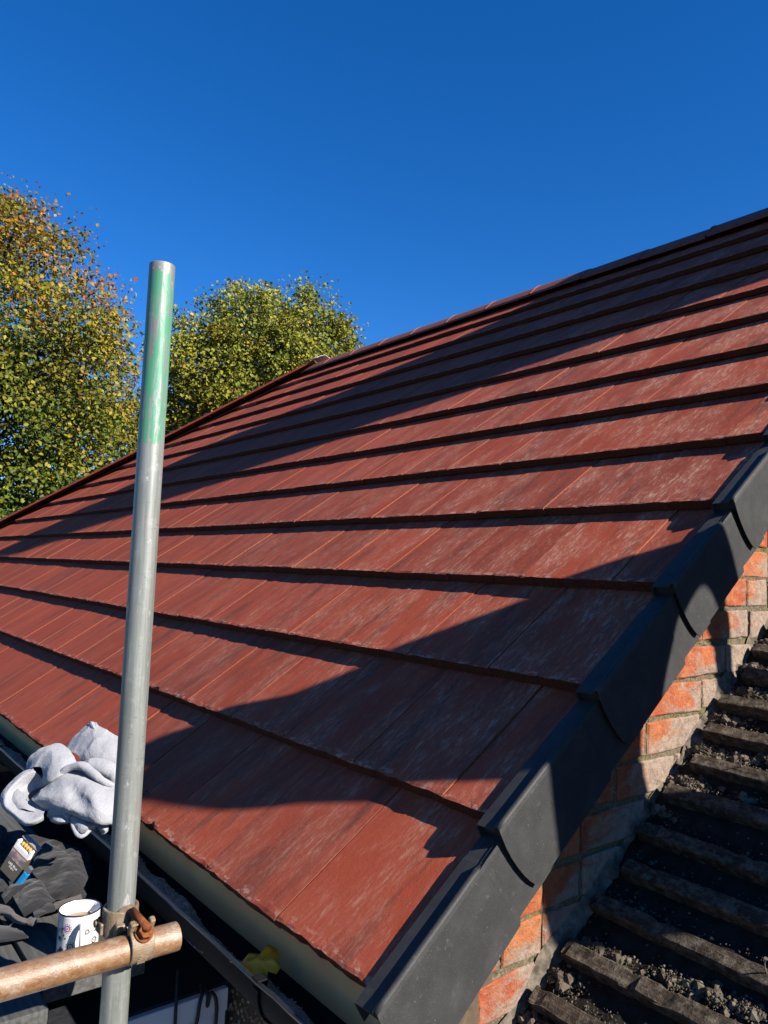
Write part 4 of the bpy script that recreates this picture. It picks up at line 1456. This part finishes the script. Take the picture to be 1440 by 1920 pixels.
wrinkle(o, 'CLOUDS', 0.03, 0.006, 2)
# second dark garment, flat on the board to the lower left
mb = MB(); J['mb'] = mb
sheet([[(-20, 214, 6), (10, 216, 10), (40, 222, 8)], [(-20, 226, 14), (14, 226, 18), (46, 230, 10)], [(-20, 246, 10), (14, 242, 12), (54, 236, 2)]], jd, **J)
g2 = tag(mb.build('folded_cloth', [M_JACKET], None, True), 'flat dark grey cloth on the board in front of the jacket', 'cloth')
g2.modifiers.new('solid', 'SOLIDIFY').thickness = 0.004

# ---- enamel mug
M_ENAMEL = simple('white_enamel', (0.78, 0.78, 0.76), 0.18, 0.6, var=0.03)
M_TEA = simple('milky_tea', (0.30, 0.19, 0.11), 0.12, 0.5, var=0.1)
M_INK = simple('black_print', (0.02, 0.018, 0.02), 0.3, 0.5, var=0.1)
M_PINK = simple('mauve_print', (0.30, 0.10, 0.26), 0.3, 0.5, var=0.1)
M_MAROON = simple('maroon_print', (0.085, 0.018, 0.045), 0.3, 0.5, var=0.1)
mug = tag(empty('mug', (-0.727, -0.201, ZP)), 'white mug of milky tea with dark flower print behind the rail', 'mug')
MR, MH = 0.0415, 0.092
def lathe(prof, n=56):
    m = MB()
    P = [[(r * math.cos(6.283185 * k / n), r * math.sin(6.283185 * k / n), z) for k in range(n + 1)] for r, z in prof]
    m.grid(P)
    return m
prof = [(0.0, 0.001), (MR - .008, 0.0), (MR - .002, 0.003), (MR, 0.010), (MR, MH - .004), (MR + .0012, MH), (MR, MH + .0012), (MR - .0025, MH), (MR - .003, 0.05), (MR - .0032, 0.012), (0.0, 0.006)]
o = add('body', lathe(prof).mesh('body', [M_ENAMEL], True), mug)
m_ = MB()
m_.tube(catmull([(0.0, 0, 0)] + [(0, 0, 0)], 1), 0.001, 4) if False else None
rim = MB()
rim.tube([((MR + .0004) * math.cos(a * .1122), (MR + .0004) * math.sin(a * .1122), MH + .0008) for a in range(57)], 0.0016, 6, False)
add('rim', rim.mesh('rim', [M_INK], True), mug)
tea = MB()
tea._add([(0, 0, MH - .024)] + [((MR - .003) * math.cos(6.283185 * k / 40), (MR - .003) * math.sin(6.283185 * k / 40), MH - .024) for k in range(40)], [(0, 1 + k, 1 + (k + 1) % 40) for k in range(40)])
add('tea', tea.mesh('tea', [M_TEA]), mug)
to_cam = math.atan2(CAM.y + 0.195, CAM.x + 0.722)
ha = to_cam + 0.12
hd = Vector((math.cos(ha), math.sin(ha), 0))
hm_ = MB()
hp = catmull([hd * (MR - .002) + Vector((0, 0, .074)), hd * (MR + .016) + Vector((0, 0, .077)), hd * (MR + .026) + Vector((0, 0, .062)), hd * (MR + .023) + Vector((0, 0, .040)), hd * (MR + .010) + Vector((0, 0, .024)), hd * (MR - .002) + Vector((0, 0, .020))], 6)
hm_.tube(hp, 0.0052, 10)
add('handle', hm_.mesh('handle', [M_ENAMEL], True), mug)
def decal(polys, mat, name):
    m = MB()
    for poly in polys:
        v = []
        for (a, z) in poly:
            ang = to_cam + a / MR
            v.append(((MR + .0005) * math.cos(ang), (MR + .0005) * math.sin(ang), z))
        m._add(v, [tuple(range(len(v)))])
    return add(name, m.mesh(name, [mat]), mug)
def disc(a, z, r, n=12, wob=0.0):
    return [(a + r * (1 + (wob if k % 2 else 0)) * math.cos(6.283185 * k / n), z + r * (1 + (wob if k % 2 else 0)) * math.sin(6.283185 * k / n)) for k in range(n)]
def ringp(a, z, r0, r1, n=12):
    out_ = []
    for k in range(n):
        t0, t1 = 6.283185 * k / n, 6.283185 * (k + 1) / n
        out_.append([(a + r0 * math.cos(t0), z + r0 * math.sin(t0)), (a + r1 * math.cos(t0), z + r1 * math.sin(t0)), (a + r1 * math.cos(t1), z + r1 * math.sin(t1)), (a + r0 * math.cos(t1), z + r0 * math.sin(t1))])
    return out_
def dots(a, z, r, rad, n):
    return [disc(a + r * math.cos(6.283185 * k / n), z + r * math.sin(6.283185 * k / n), rad, 6) for k in range(n)]
for (a, z, s_, c1) in ((-0.022, 0.068, 1.25, M_PINK), (-0.014, 0.032, 1.35, M_MAROON), (0.036, 0.036, 1.3, M_INK), (0.040, 0.068, 1.2, M_MAROON), (0.018, 0.058, 0.8, M_INK)):
    decal(ringp(a, z, .0034 * s_, .0052 * s_), c1, 'flower_print')
    decal(dots(a, z, .0069 * s_, .0011, 12), M_INK if c1 is not M_PINK else M_PINK, 'flower_print')
    decal([disc(a, z, .0014 * s_, 8)], c1, 'flower_print')
decal(ringp(-0.042, 0.052, .011, .0122, 16) + ringp(-0.042, 0.052, .0075, .0084, 14) + [disc(-0.042, 0.046, .004, 8), disc(-0.036, 0.022, .006, 10, .4), disc(-0.046, 0.018, .003, 8), disc(-0.030, 0.054, .0022, 6), disc(-0.026, 0.048, .0018, 6), disc(-0.034, 0.066, .003, 6)], M_INK, 'scroll_print')
decal([disc(-0.016, 0.054, .0016, 8), disc(-0.010, 0.050, .0010, 6)], M_PINK, 'dot_print')
decal([disc(0.036, 0.055, .0016, 8), disc(0.042, 0.052, .0012, 6), disc(0.032, 0.060, .001, 6)], M_INK, 'dot_print')

# ---- cigarette packet and lighter
M_PACK = simple('packet_olive', (0.105, 0.090, 0.070), 0.45, 0.4, var=0.1)
M_PACKW = simple('packet_white', (0.80, 0.80, 0.80), 0.5, 0.4, var=0.03)
M_FOIL = simple('packet_foil', (0.65, 0.60, 0.50), 0.3, 0.5, metal=0.6, var=0.2)
M_FILTER = simple('cigarette_filter', (0.62, 0.33, 0.09), 0.7, 0.3, nscale=400, var=0.25)
M_TEXT = simple('white_lettering', (0.85, 0.85, 0.85), 0.5, 0.3, var=0.02)
def photo_mat():
    k = NT('warning_picture')
    v = k.coord('Object', (30, 34, 30))
    f = k.noise(v, 0.9, 3)
    k.col(k.ramp(f, [(0.30, (0.08, 0.09, 0.13)), (0.42, (0.20, 0.15, 0.17)), (0.52, (0.48, 0.34, 0.28)), (0.62, (0.42, 0.28, 0.18)), (0.75, (0.60, 0.58, 0.55))]))
    return k.set(0.4, 0.4)
M_PHOTO = photo_mat()
pk = tag(empty('cigarette_packet'), 'open dark cigarette packet with orange filters lying on the black jacket', 'cigarette packet')
pkc = px(36, 1612, 1.845)
ey = (px(58, 1580, 1.86) - px(22, 1640, 1.86)).normalized()
ez = (CAM - pkc).normalized() * 0.80 + Vector((0.1, -0.15, 0.75))
ez = (ez - ey * ez.dot(ey)).normalized()
ex = ey.cross(ez).normalized()
pk.matrix_world = Matrix(((ex.x, ey.x, ez.x, pkc.x), (ex.y, ey.y, ez.y, pkc.y), (ex.z, ey.z, ez.z, pkc.z), (0, 0, 0, 1)))
w2, h2, t2 = 0.0275, 0.044, 0.011
m_ = MB(); m_.box(-w2, w2, -h2, h2 - .024, -t2, t2)
bevel(add('box', m_.mesh('box', [M_PACK]), pk), 0.0012)
m_ = MB(); m_.box(-w2 + .0012, w2 - .0012, h2 - .0235, h2 - .013, -t2 + .001, t2 - .0008)
m_.box(-w2 + .0012, -w2 + .0075, h2 - .0128, h2 - .003, -t2 + .001, t2 - .0008)
m_.box(w2 - .0075, w2 - .0012, h2 - .0128, h2 - .003, -t2 + .001, t2 - .0008)
add('inner_frame', m_.mesh('inner_frame', [M_PACKW]), pk)
m_ = MB(); m_.box(-w2, w2, h2 - .0235, h2 + .002, -t2, -t2 + .0009); m_.box(-w2, w2, h2 + .0022, h2 + .004, -t2 - .008, -t2 + .010)
add('lid', m_.mesh('lid', [M_FOIL]), pk)
for i in range(4):
    m_ = MB(); xx = -0.0115 + i * 0.0082
    m_.tube([(xx, h2 - .0125, 0.001), (xx, h2 - .0028 + (0.001 if i % 2 else 0), 0.003)], 0.0038, 12)
    add('cigarette', m_.mesh('cigarette', [M_FILTER], True), pk)
m_ = MB(); m_._add([(-w2 + .0015, -0.004, t2 + .0004), (w2 - .0015, -0.004, t2 + .0004), (w2 - .0015, h2 - .0255, t2 + .0004), (-w2 + .0015, h2 - .0255, t2 + .0004)], [(0, 1, 2, 3)])
add('warning_picture', m_.mesh('warning_picture', [M_PHOTO]), pk)
def text(body, size, loc, parent, mat, name='lettering', rot=None):
    cu = bpy.data.curves.new(name, 'FONT')
    cu.body = body
    cu.size = size
    cu.align_x = 'CENTER'
    cu.extrude = 0.0001
    cu.materials.append(mat)
    ob = bpy.data.objects.new(name, cu)
    COL.objects.link(ob)
    dg = bpy.context.evaluated_depsgraph_get()
    me = bpy.data.meshes.new_from_object(ob.evaluated_get(dg))
    bpy.data.objects.remove(ob)
    o = add(name, me, parent)
    if not me.materials:
        me.materials.append(mat)
    o.location = loc
    if rot:
        o.rotation_euler = rot
    return o
text('L&B Blue', 0.0085, (0, -0.0165, t2 + .0004), pk, M_TEXT)
text('Original', 0.0055, (0, -0.0225, t2 + .0004), pk, M_TEXT)
text('L&B Blue', 0.0060, (0, -h2 - .0004, -0.002), pk, simple('grey_lettering', (0.28, 0.27, 0.25), 0.5, 0.3, var=0.02), rot=(math.radians(90), 0, 0))
M_BLUE = simple('blue_lighter_plastic', (0.012, 0.25, 0.55), 0.25, 0.5, var=0.08)
M_STEEL = simple('lighter_steel', (0.45, 0.45, 0.46), 0.3, 0.5, metal=0.8, var=0.1)
lt = tag(empty('lighter'), 'bright blue plastic lighter beside the cigarette packet', 'lighter')
lc = px(50, 1638, 1.815)
lt.matrix_world = Matrix(((ex.x, ey.x, ez.x, lc.x), (ex.y, ey.y, ez.y, lc.y), (ex.z, ey.z, ez.z, lc.z), (0, 0, 0, 1))) @ Matrix.Rotation(-0.12, 4, 'Z')
m_ = MB(); m_.box(-.0075, .0075, -.050, .004, -.005, .005)
bevel(add('body', m_.mesh('body', [M_BLUE]), lt), 0.003, 3)
m_ = MB(); m_.box(-.0065, .0065, .0045, .019, -.0045, .0045)
bevel(add('wind_guard', m_.mesh('wind_guard', [M_STEEL]), lt), 0.0012)

# ---- bits on the tiles
M_MOSS = simple('dry_moss', (0.025, 0.018, 0.012), 0.95, 0.1, nscale=200)
mb = MB()
mr_ = random.Random(9)
for i in range(26):
    mb.rock((mr_.gauss(0, .005), mr_.gauss(0, .008), abs(mr_.gauss(0, .004))), mr_.choice((.002, .003, .004)), mr_)
o = mb.build('moss_clump', [M_MOSS])
o.location = W(-1.03, 0.045, 0.0)
tag(o, 'small dark moss clump on the lowest tile course beside the pole', 'moss')

# ================================================================== TREES
def leaf_material(name, trans):
    m = bpy.data.materials.new(name)
    m.use_nodes = True
    t = m.node_tree
    p = t.nodes['Principled BSDF']
    at = t.nodes.new('ShaderNodeAttribute')
    at.attribute_name = 'Col'
    t.links.new(at.outputs['Color'], p.inputs['Base Color'])
    p.inputs['Roughness'].default_value = 0.45
    p.inputs['Specular IOR Level'].default_value = 0.12
    tr_ = t.nodes.new('ShaderNodeBsdfTranslucent')
    t.links.new(at.outputs['Color'], tr_.inputs['Color'])
    mx = t.nodes.new('ShaderNodeMixShader')
    mx.inputs['Fac'].default_value = trans
    t.links.new(p.outputs[0], mx.inputs[1])
    t.links.new(tr_.outputs[0], mx.inputs[2])
    t.links.new(mx.outputs[0], t.nodes['Material Output'].inputs['Surface'])
    return m
M_LEAF = leaf_material('autumn_leaves', 0.30)
M_BARK = simple('bark', (0.055, 0.042, 0.032), 0.95, 0.1, nscale=20, var=0.4, bump=0.5)

def make_tree(name, label, cpx, cpy, depth, rx_px, ry_px, leaf, nclu, per, palette, seed, lump=0.18, up_lobes=0.0, tip=None, twigs=260):
    r = np.random.RandomState(seed)
    c = np.array(px(cpx, cpy, depth))
    rx = rx_px * depth / 1412.6
    rz = ry_px * depth / 1412.6
    right = np.array(RIGHT); fwd = np.array((FWD.x, FWD.y, 0)); fwd /= np.linalg.norm(fwd)
    right = np.array((fwd[1], -fwd[0], 0)); up = np.array((0, 0, 1.0))
    # cluster centres: mostly in the outer shell, uneven
    d = r.normal(size=(nclu, 3)); d /= np.linalg.norm(d, axis=1)[:, None]
    ph = r.uniform(0, 6.28, 6)
    lob = 1 + lump * (np.sin(4 * np.arctan2(d[:, 0], d[:, 1]) + ph[0]) * np.sin(3.5 * d[:, 2] + ph[1]) + 0.7 * np.sin(7 * d[:, 0] + ph[2]) * np.sin(8 * d[:, 2] + ph[3])) * 0.6
    rad = (r.uniform(0.10, 1.0, nclu) ** 0.36) * lob
    loc = d * rad[:, None]
    centers = c + loc[:, :1] * rx * right + loc[:, 1:2] * rx * fwd + loc[:, 2:3] * rz * up
    # leaves
    n = nclu * per
    sig = 0.23 * rx / 3.5
    csz = r.uniform(0.6, 1.5, nclu)
    P = np.repeat(centers, per, axis=0) + np.clip(r.normal(size=(n, 3)), -1.5, 1.5) * np.repeat(csz, per)[:, None] * sig * np.array((1, 1, 0.8))
    outw = (P - c) / np.array((rx, rx, rz))
    rn = np.linalg.norm(outw, axis=1)
    nr = r.normal(size=(n, 3)) * 0.9 + outw / (rn[:, None] + 1e-6) * 0.5 + np.array((0, 0, 0.45)) + np.array(SUN_DIR) * 0.35
    nr /= np.linalg.norm(nr, axis=1)[:, None]
    ax = np.cross(nr, r.normal(size=(n, 3))); ax /= np.linalg.norm(ax, axis=1)[:, None]
    bx = np.cross(nr, ax)
    L = leaf * r.uniform(0.6, 1.25, n)[:, None]
    Wd = L * r.uniform(0.32, 0.48, n)[:, None]
    fold = L * 0.16
    V = np.empty((n, 6, 3))
    V[:, 0] = P - ax * L * 0.5
    V[:, 1] = P + bx * Wd - ax * L * 0.05 + nr * fold
    V[:, 2] = P + bx * Wd * 0.55 + ax * L * 0.30 + nr * fold * 0.6
    V[:, 3] = P + ax * L * 0.5
    V[:, 4] = P - bx * Wd * 0.6 + ax * L * 0.28 + nr * fold * 0.6
    V[:, 5] = P - bx * Wd - ax * L * 0.05 + nr * fold
    me = bpy.data.meshes.new('crown')
    me.vertices.add(n * 6)
    me.vertices.foreach_set('co', V.reshape(-1).astype(np.float32))
    nf = n * 2
    me.loops.add(nf * 4)
    base = (np.arange(n) * 6)[:, None]
    idx = np.concatenate([base + np.array([0, 1, 2, 3]), base + np.array([0, 3, 4, 5])], axis=1).reshape(-1)
    me.loops.foreach_set('vertex_index', idx.astype(np.int32))
    me.polygons.add(nf)
    me.polygons.foreach_set('loop_start', (np.arange(nf) * 4).astype(np.int32))
    me.polygons.foreach_set('loop_total', np.full(nf, 4, np.int32))
    me.update(calc_edges=True)
    # colours: clump tone, turning stronger towards sunny top and outside
    tone = np.repeat(r.normal(size=nclu), per) * 0.55 + r.normal(size=n) * 0.75
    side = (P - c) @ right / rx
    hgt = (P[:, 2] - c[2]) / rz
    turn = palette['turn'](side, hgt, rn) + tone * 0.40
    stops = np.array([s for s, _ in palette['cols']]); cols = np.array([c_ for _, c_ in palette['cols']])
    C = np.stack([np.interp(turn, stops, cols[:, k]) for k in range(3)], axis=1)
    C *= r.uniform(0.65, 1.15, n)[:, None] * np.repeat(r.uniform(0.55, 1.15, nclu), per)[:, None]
    C = np.concatenate([np.clip(C, 0, 1), np.ones((n, 1))], axis=1)
    ca = me.color_attributes.new('Col', 'FLOAT_COLOR', 'POINT')
    ca.data.foreach_set('color', np.repeat(C, 6, axis=0).reshape(-1).astype(np.float32))
    me.materials.append(M_LEAF)
    gz = -6.0
    root = Vector((c[0], c[1], gz))
    tree = tag(empty(name, root), label, 'tree', 'autumn trees beyond the roof')
    crown = add('crown', me); keep(crown, tree)
    # trunk and limbs
    q = random.Random(seed)
    mbt = MB()
    topz = c[2] + rz * 0.55
    tk = [root, root + Vector((0.1, 0, (c[2] - rz - gz) * 0.6)), Vector((c[0], c[1], c[2] - rz * 0.55)), Vector((c[0] + .1, c[1] - .1, c[2])), Vector((c[0], c[1], topz))]
    mbt.tube(catmull(tk, 5), list(np.linspace(0.30, 0.05, 21)), 9)
    sel = r.choice(nclu, min(nclu, 130), replace=False)
    for si in sel:
        e = Vector(centers[si])
        z0 = min(e.z - 0.3 - q.random() * 1.2, topz)
        z0 = max(z0, c[2] - rz * 0.8)
        b0 = Vector((c[0], c[1], z0))
        mid = b0.lerp(e, 0.5) + Vector((q.uniform(-.2, .2), q.uniform(-.2, .2), q.uniform(0, .35)))
        mbt.tube(catmull([b0, mid, e], 4), list(np.linspace(0.055, 0.010, 9)), 5)
    keep(mbt.build('trunk', [M_BARK], None, True), tree)
    mbw = MB()
    order = np.argsort(-rad)[:twigs * 2]
    for ti in range(twigs):
        ci = order[r.randint(len(order))]
        e = Vector(centers[ci]); ov = (e - Vector(c)).normalized()
        dv = (ov + Vector(r.normal(size=3) * 0.35) + Vector((0, 0, 0.35))).normalized()
        l_ = q.uniform(0.4, 0.95)
        a_ = e - ov * 0.5
        mbw.tube([a_, a_ + dv * l_ * 0.6, a_ + dv * l_ + Vector((0, 0, 0.08))], [0.018, 0.012, 0.006], 4, False)
    o_ = keep(mbw.build('twigs', [M_TWIG]), tree)
    tag(o_, kind='stuff')
    return tree
M_TWIG = simple('twig_bark', (0.085, 0.045, 0.032), 0.9, 0.1)
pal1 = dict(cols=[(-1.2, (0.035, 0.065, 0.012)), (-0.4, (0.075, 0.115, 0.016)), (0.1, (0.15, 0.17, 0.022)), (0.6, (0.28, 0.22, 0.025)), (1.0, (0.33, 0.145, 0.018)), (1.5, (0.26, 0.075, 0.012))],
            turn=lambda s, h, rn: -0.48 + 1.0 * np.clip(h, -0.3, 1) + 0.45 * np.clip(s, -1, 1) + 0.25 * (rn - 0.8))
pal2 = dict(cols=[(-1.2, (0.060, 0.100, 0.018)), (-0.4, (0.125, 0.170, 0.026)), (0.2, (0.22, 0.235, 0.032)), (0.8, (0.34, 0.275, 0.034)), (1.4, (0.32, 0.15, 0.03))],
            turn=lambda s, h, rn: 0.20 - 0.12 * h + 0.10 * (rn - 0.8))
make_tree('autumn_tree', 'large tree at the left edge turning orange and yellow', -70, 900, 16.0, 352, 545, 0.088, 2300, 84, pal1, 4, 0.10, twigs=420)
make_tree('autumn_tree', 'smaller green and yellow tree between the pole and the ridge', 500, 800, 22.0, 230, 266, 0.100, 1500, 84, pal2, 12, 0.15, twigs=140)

# ================================================================== ROOFER (outside the picture; his shadow falls on the verge)
def skin_figure(name, chains, radii, mat, parent, sub=2, root=0):
    verts, edges, rad = [], [], []
    idx = {}
    for ch_ in chains:
        prev = None
        for key in ch_:
            if key not in idx:
                idx[key] = len(verts); verts.append(radii[key][0]); rad.append(radii[key][1])
            if prev is not None:
                edges.append((idx[prev], idx[key]))
            prev = key
    me = bpy.data.meshes.new(name)
    me.from_pydata(verts, edges, [])
    o = add(name, me, parent)
    me.materials.append(mat)
    sk = o.modifiers.new('skin', 'SKIN')
    for i, r_ in enumerate(rad):
        me.skin_vertices[0].data[i].radius = r_ if hasattr(r_, '__len__') else (r_, r_)
    me.skin_vertices[0].data[root].use_root = True
    sk.use_smooth_shade = True
    ss = o.modifiers.new('sub', 'SUBSURF'); ss.levels = ss.render_levels = sub
    return o
M_WORK = cloth_mat('navy_workwear', (0.018, 0.022, 0.040), (0.035, 0.042, 0.070), 300, 0.4, 0.001, 0.1)
M_SKIN = simple('skin', (0.45, 0.26, 0.19), 0.55, 0.35, var=0.08)
_k = NT('workwear_and_skin')
_g = _k.n('NewGeometry'); _x = _k.n('SeparateXYZ'); _k.l(_g.outputs['Position'], _x.inputs[0])
_sel = _k.math('LESS_THAN', _x.outputs['X'], 1.285)
_k.col(_k.mix(_sel, (0.028, 0.033, 0.058), (0.45, 0.26, 0.19)))
M_BODY = _k.set(0.8, 0.2)
M_HAIR = simple('short_hair', (0.03, 0.02, 0.015), 0.8, 0.2, nscale=200)
M_BOOT = simple('boots', (0.05, 0.035, 0.02), 0.8, 0.2)
person = tag(empty('person', (1.45, 1.15, 0.45)), 'person in navy workwear bending over the verge from the stripped roof', 'person')
R_ = {
 'pelvis': ((1.56, 1.08, 0.98), (0.150, 0.125)), 'waist': ((1.52, 1.00, 1.14), (0.165, 0.165)), 'chest': ((1.46, 0.98, 1.36), (0.215, 0.215)), 'upper': ((1.41, 1.08, 1.54), (0.190, 0.170)),
 'neck': ((1.34, 1.02, 1.60), (0.070, 0.070)), 'head0': ((1.28, 0.97, 1.59), (0.080, 0.080)), 'head1': ((1.21, 0.92, 1.55), (0.092, 0.092)), 'head2': ((1.15, 0.88, 1.49), (0.065, 0.065)),
 'shL': ((1.40, 1.37, 1.600), (0.088, 0.088)), 'elL': ((1.36, 1.475, 1.38), (0.048, 0.048)), 'wrL': ((1.24, 1.46, 1.16), (0.034, 0.034)), 'haL': ((1.20, 1.45, 1.08), (0.034, 0.022)),
 'shR': ((1.38, 0.87, 1.530), (0.125, 0.125)), 'elR': ((1.38, 0.80, 1.34), (0.065, 0.065)), 'wrR': ((1.28, 0.90, 1.20), (0.038, 0.038)), 'haR': ((1.22, 0.95, 1.14), (0.034, 0.022)),
 'hipL': ((1.54, 1.20, 0.92), (0.105, 0.105)), 'knL': ((1.34, 1.28, 0.74), (0.070, 0.070)), 'anL': ((1.52, 1.30, 0.60), (0.050, 0.050)), 'toL': ((1.36, 1.30, 0.555), (0.040, 0.036)),
 'hipR': ((1.54, 1.04, 0.90), (0.105, 0.105)), 'knR': ((1.33, 1.02, 0.66), (0.070, 0.070)), 'anR': ((1.50, 1.06, 0.43), (0.050, 0.050)), 'toR': ((1.34, 1.06, 0.385), (0.040, 0.036)),
}
skin_figure('body', [('pelvis', 'waist', 'chest', 'upper', 'neck', 'head0', 'head1', 'head2'), ('upper', 'shL', 'elL', 'wrL', 'haL'), ('upper', 'shR', 'elR', 'wrR', 'haR'),
                     ('pelvis', 'hipL', 'knL', 'anL', 'toL'), ('pelvis', 'hipR', 'knR', 'anR', 'toR')], R_, M_BODY, None)
for o in COL.objects:
    if o.name.startswith('body') and o.parent is None:
        keep(o, person)
hat = MB()
hp_ = [(0.0, 0.105), (0.045, 0.098), (0.080, 0.070), (0.097, 0.025), (0.100, -0.012), (0.094, -0.014)]
hat.grid([[(r_ * math.cos(6.283185 * k / 24), r_ * math.sin(6.283185 * k / 24), z_) for k in range(25)] for r_, z_ in hp_])
o = add('hat', hat.mesh('hat', [M_WORK], True))
o.matrix_world = Matrix.Translation((1.225, 0.935, 1.565)) @ Vector((-0.25, -0.12, 1.0)).to_track_quat('Z', 'Y').to_matrix().to_4x4()
o.parent = person
o.matrix_parent_inverse = Matrix.Translation(person.location).inverted()
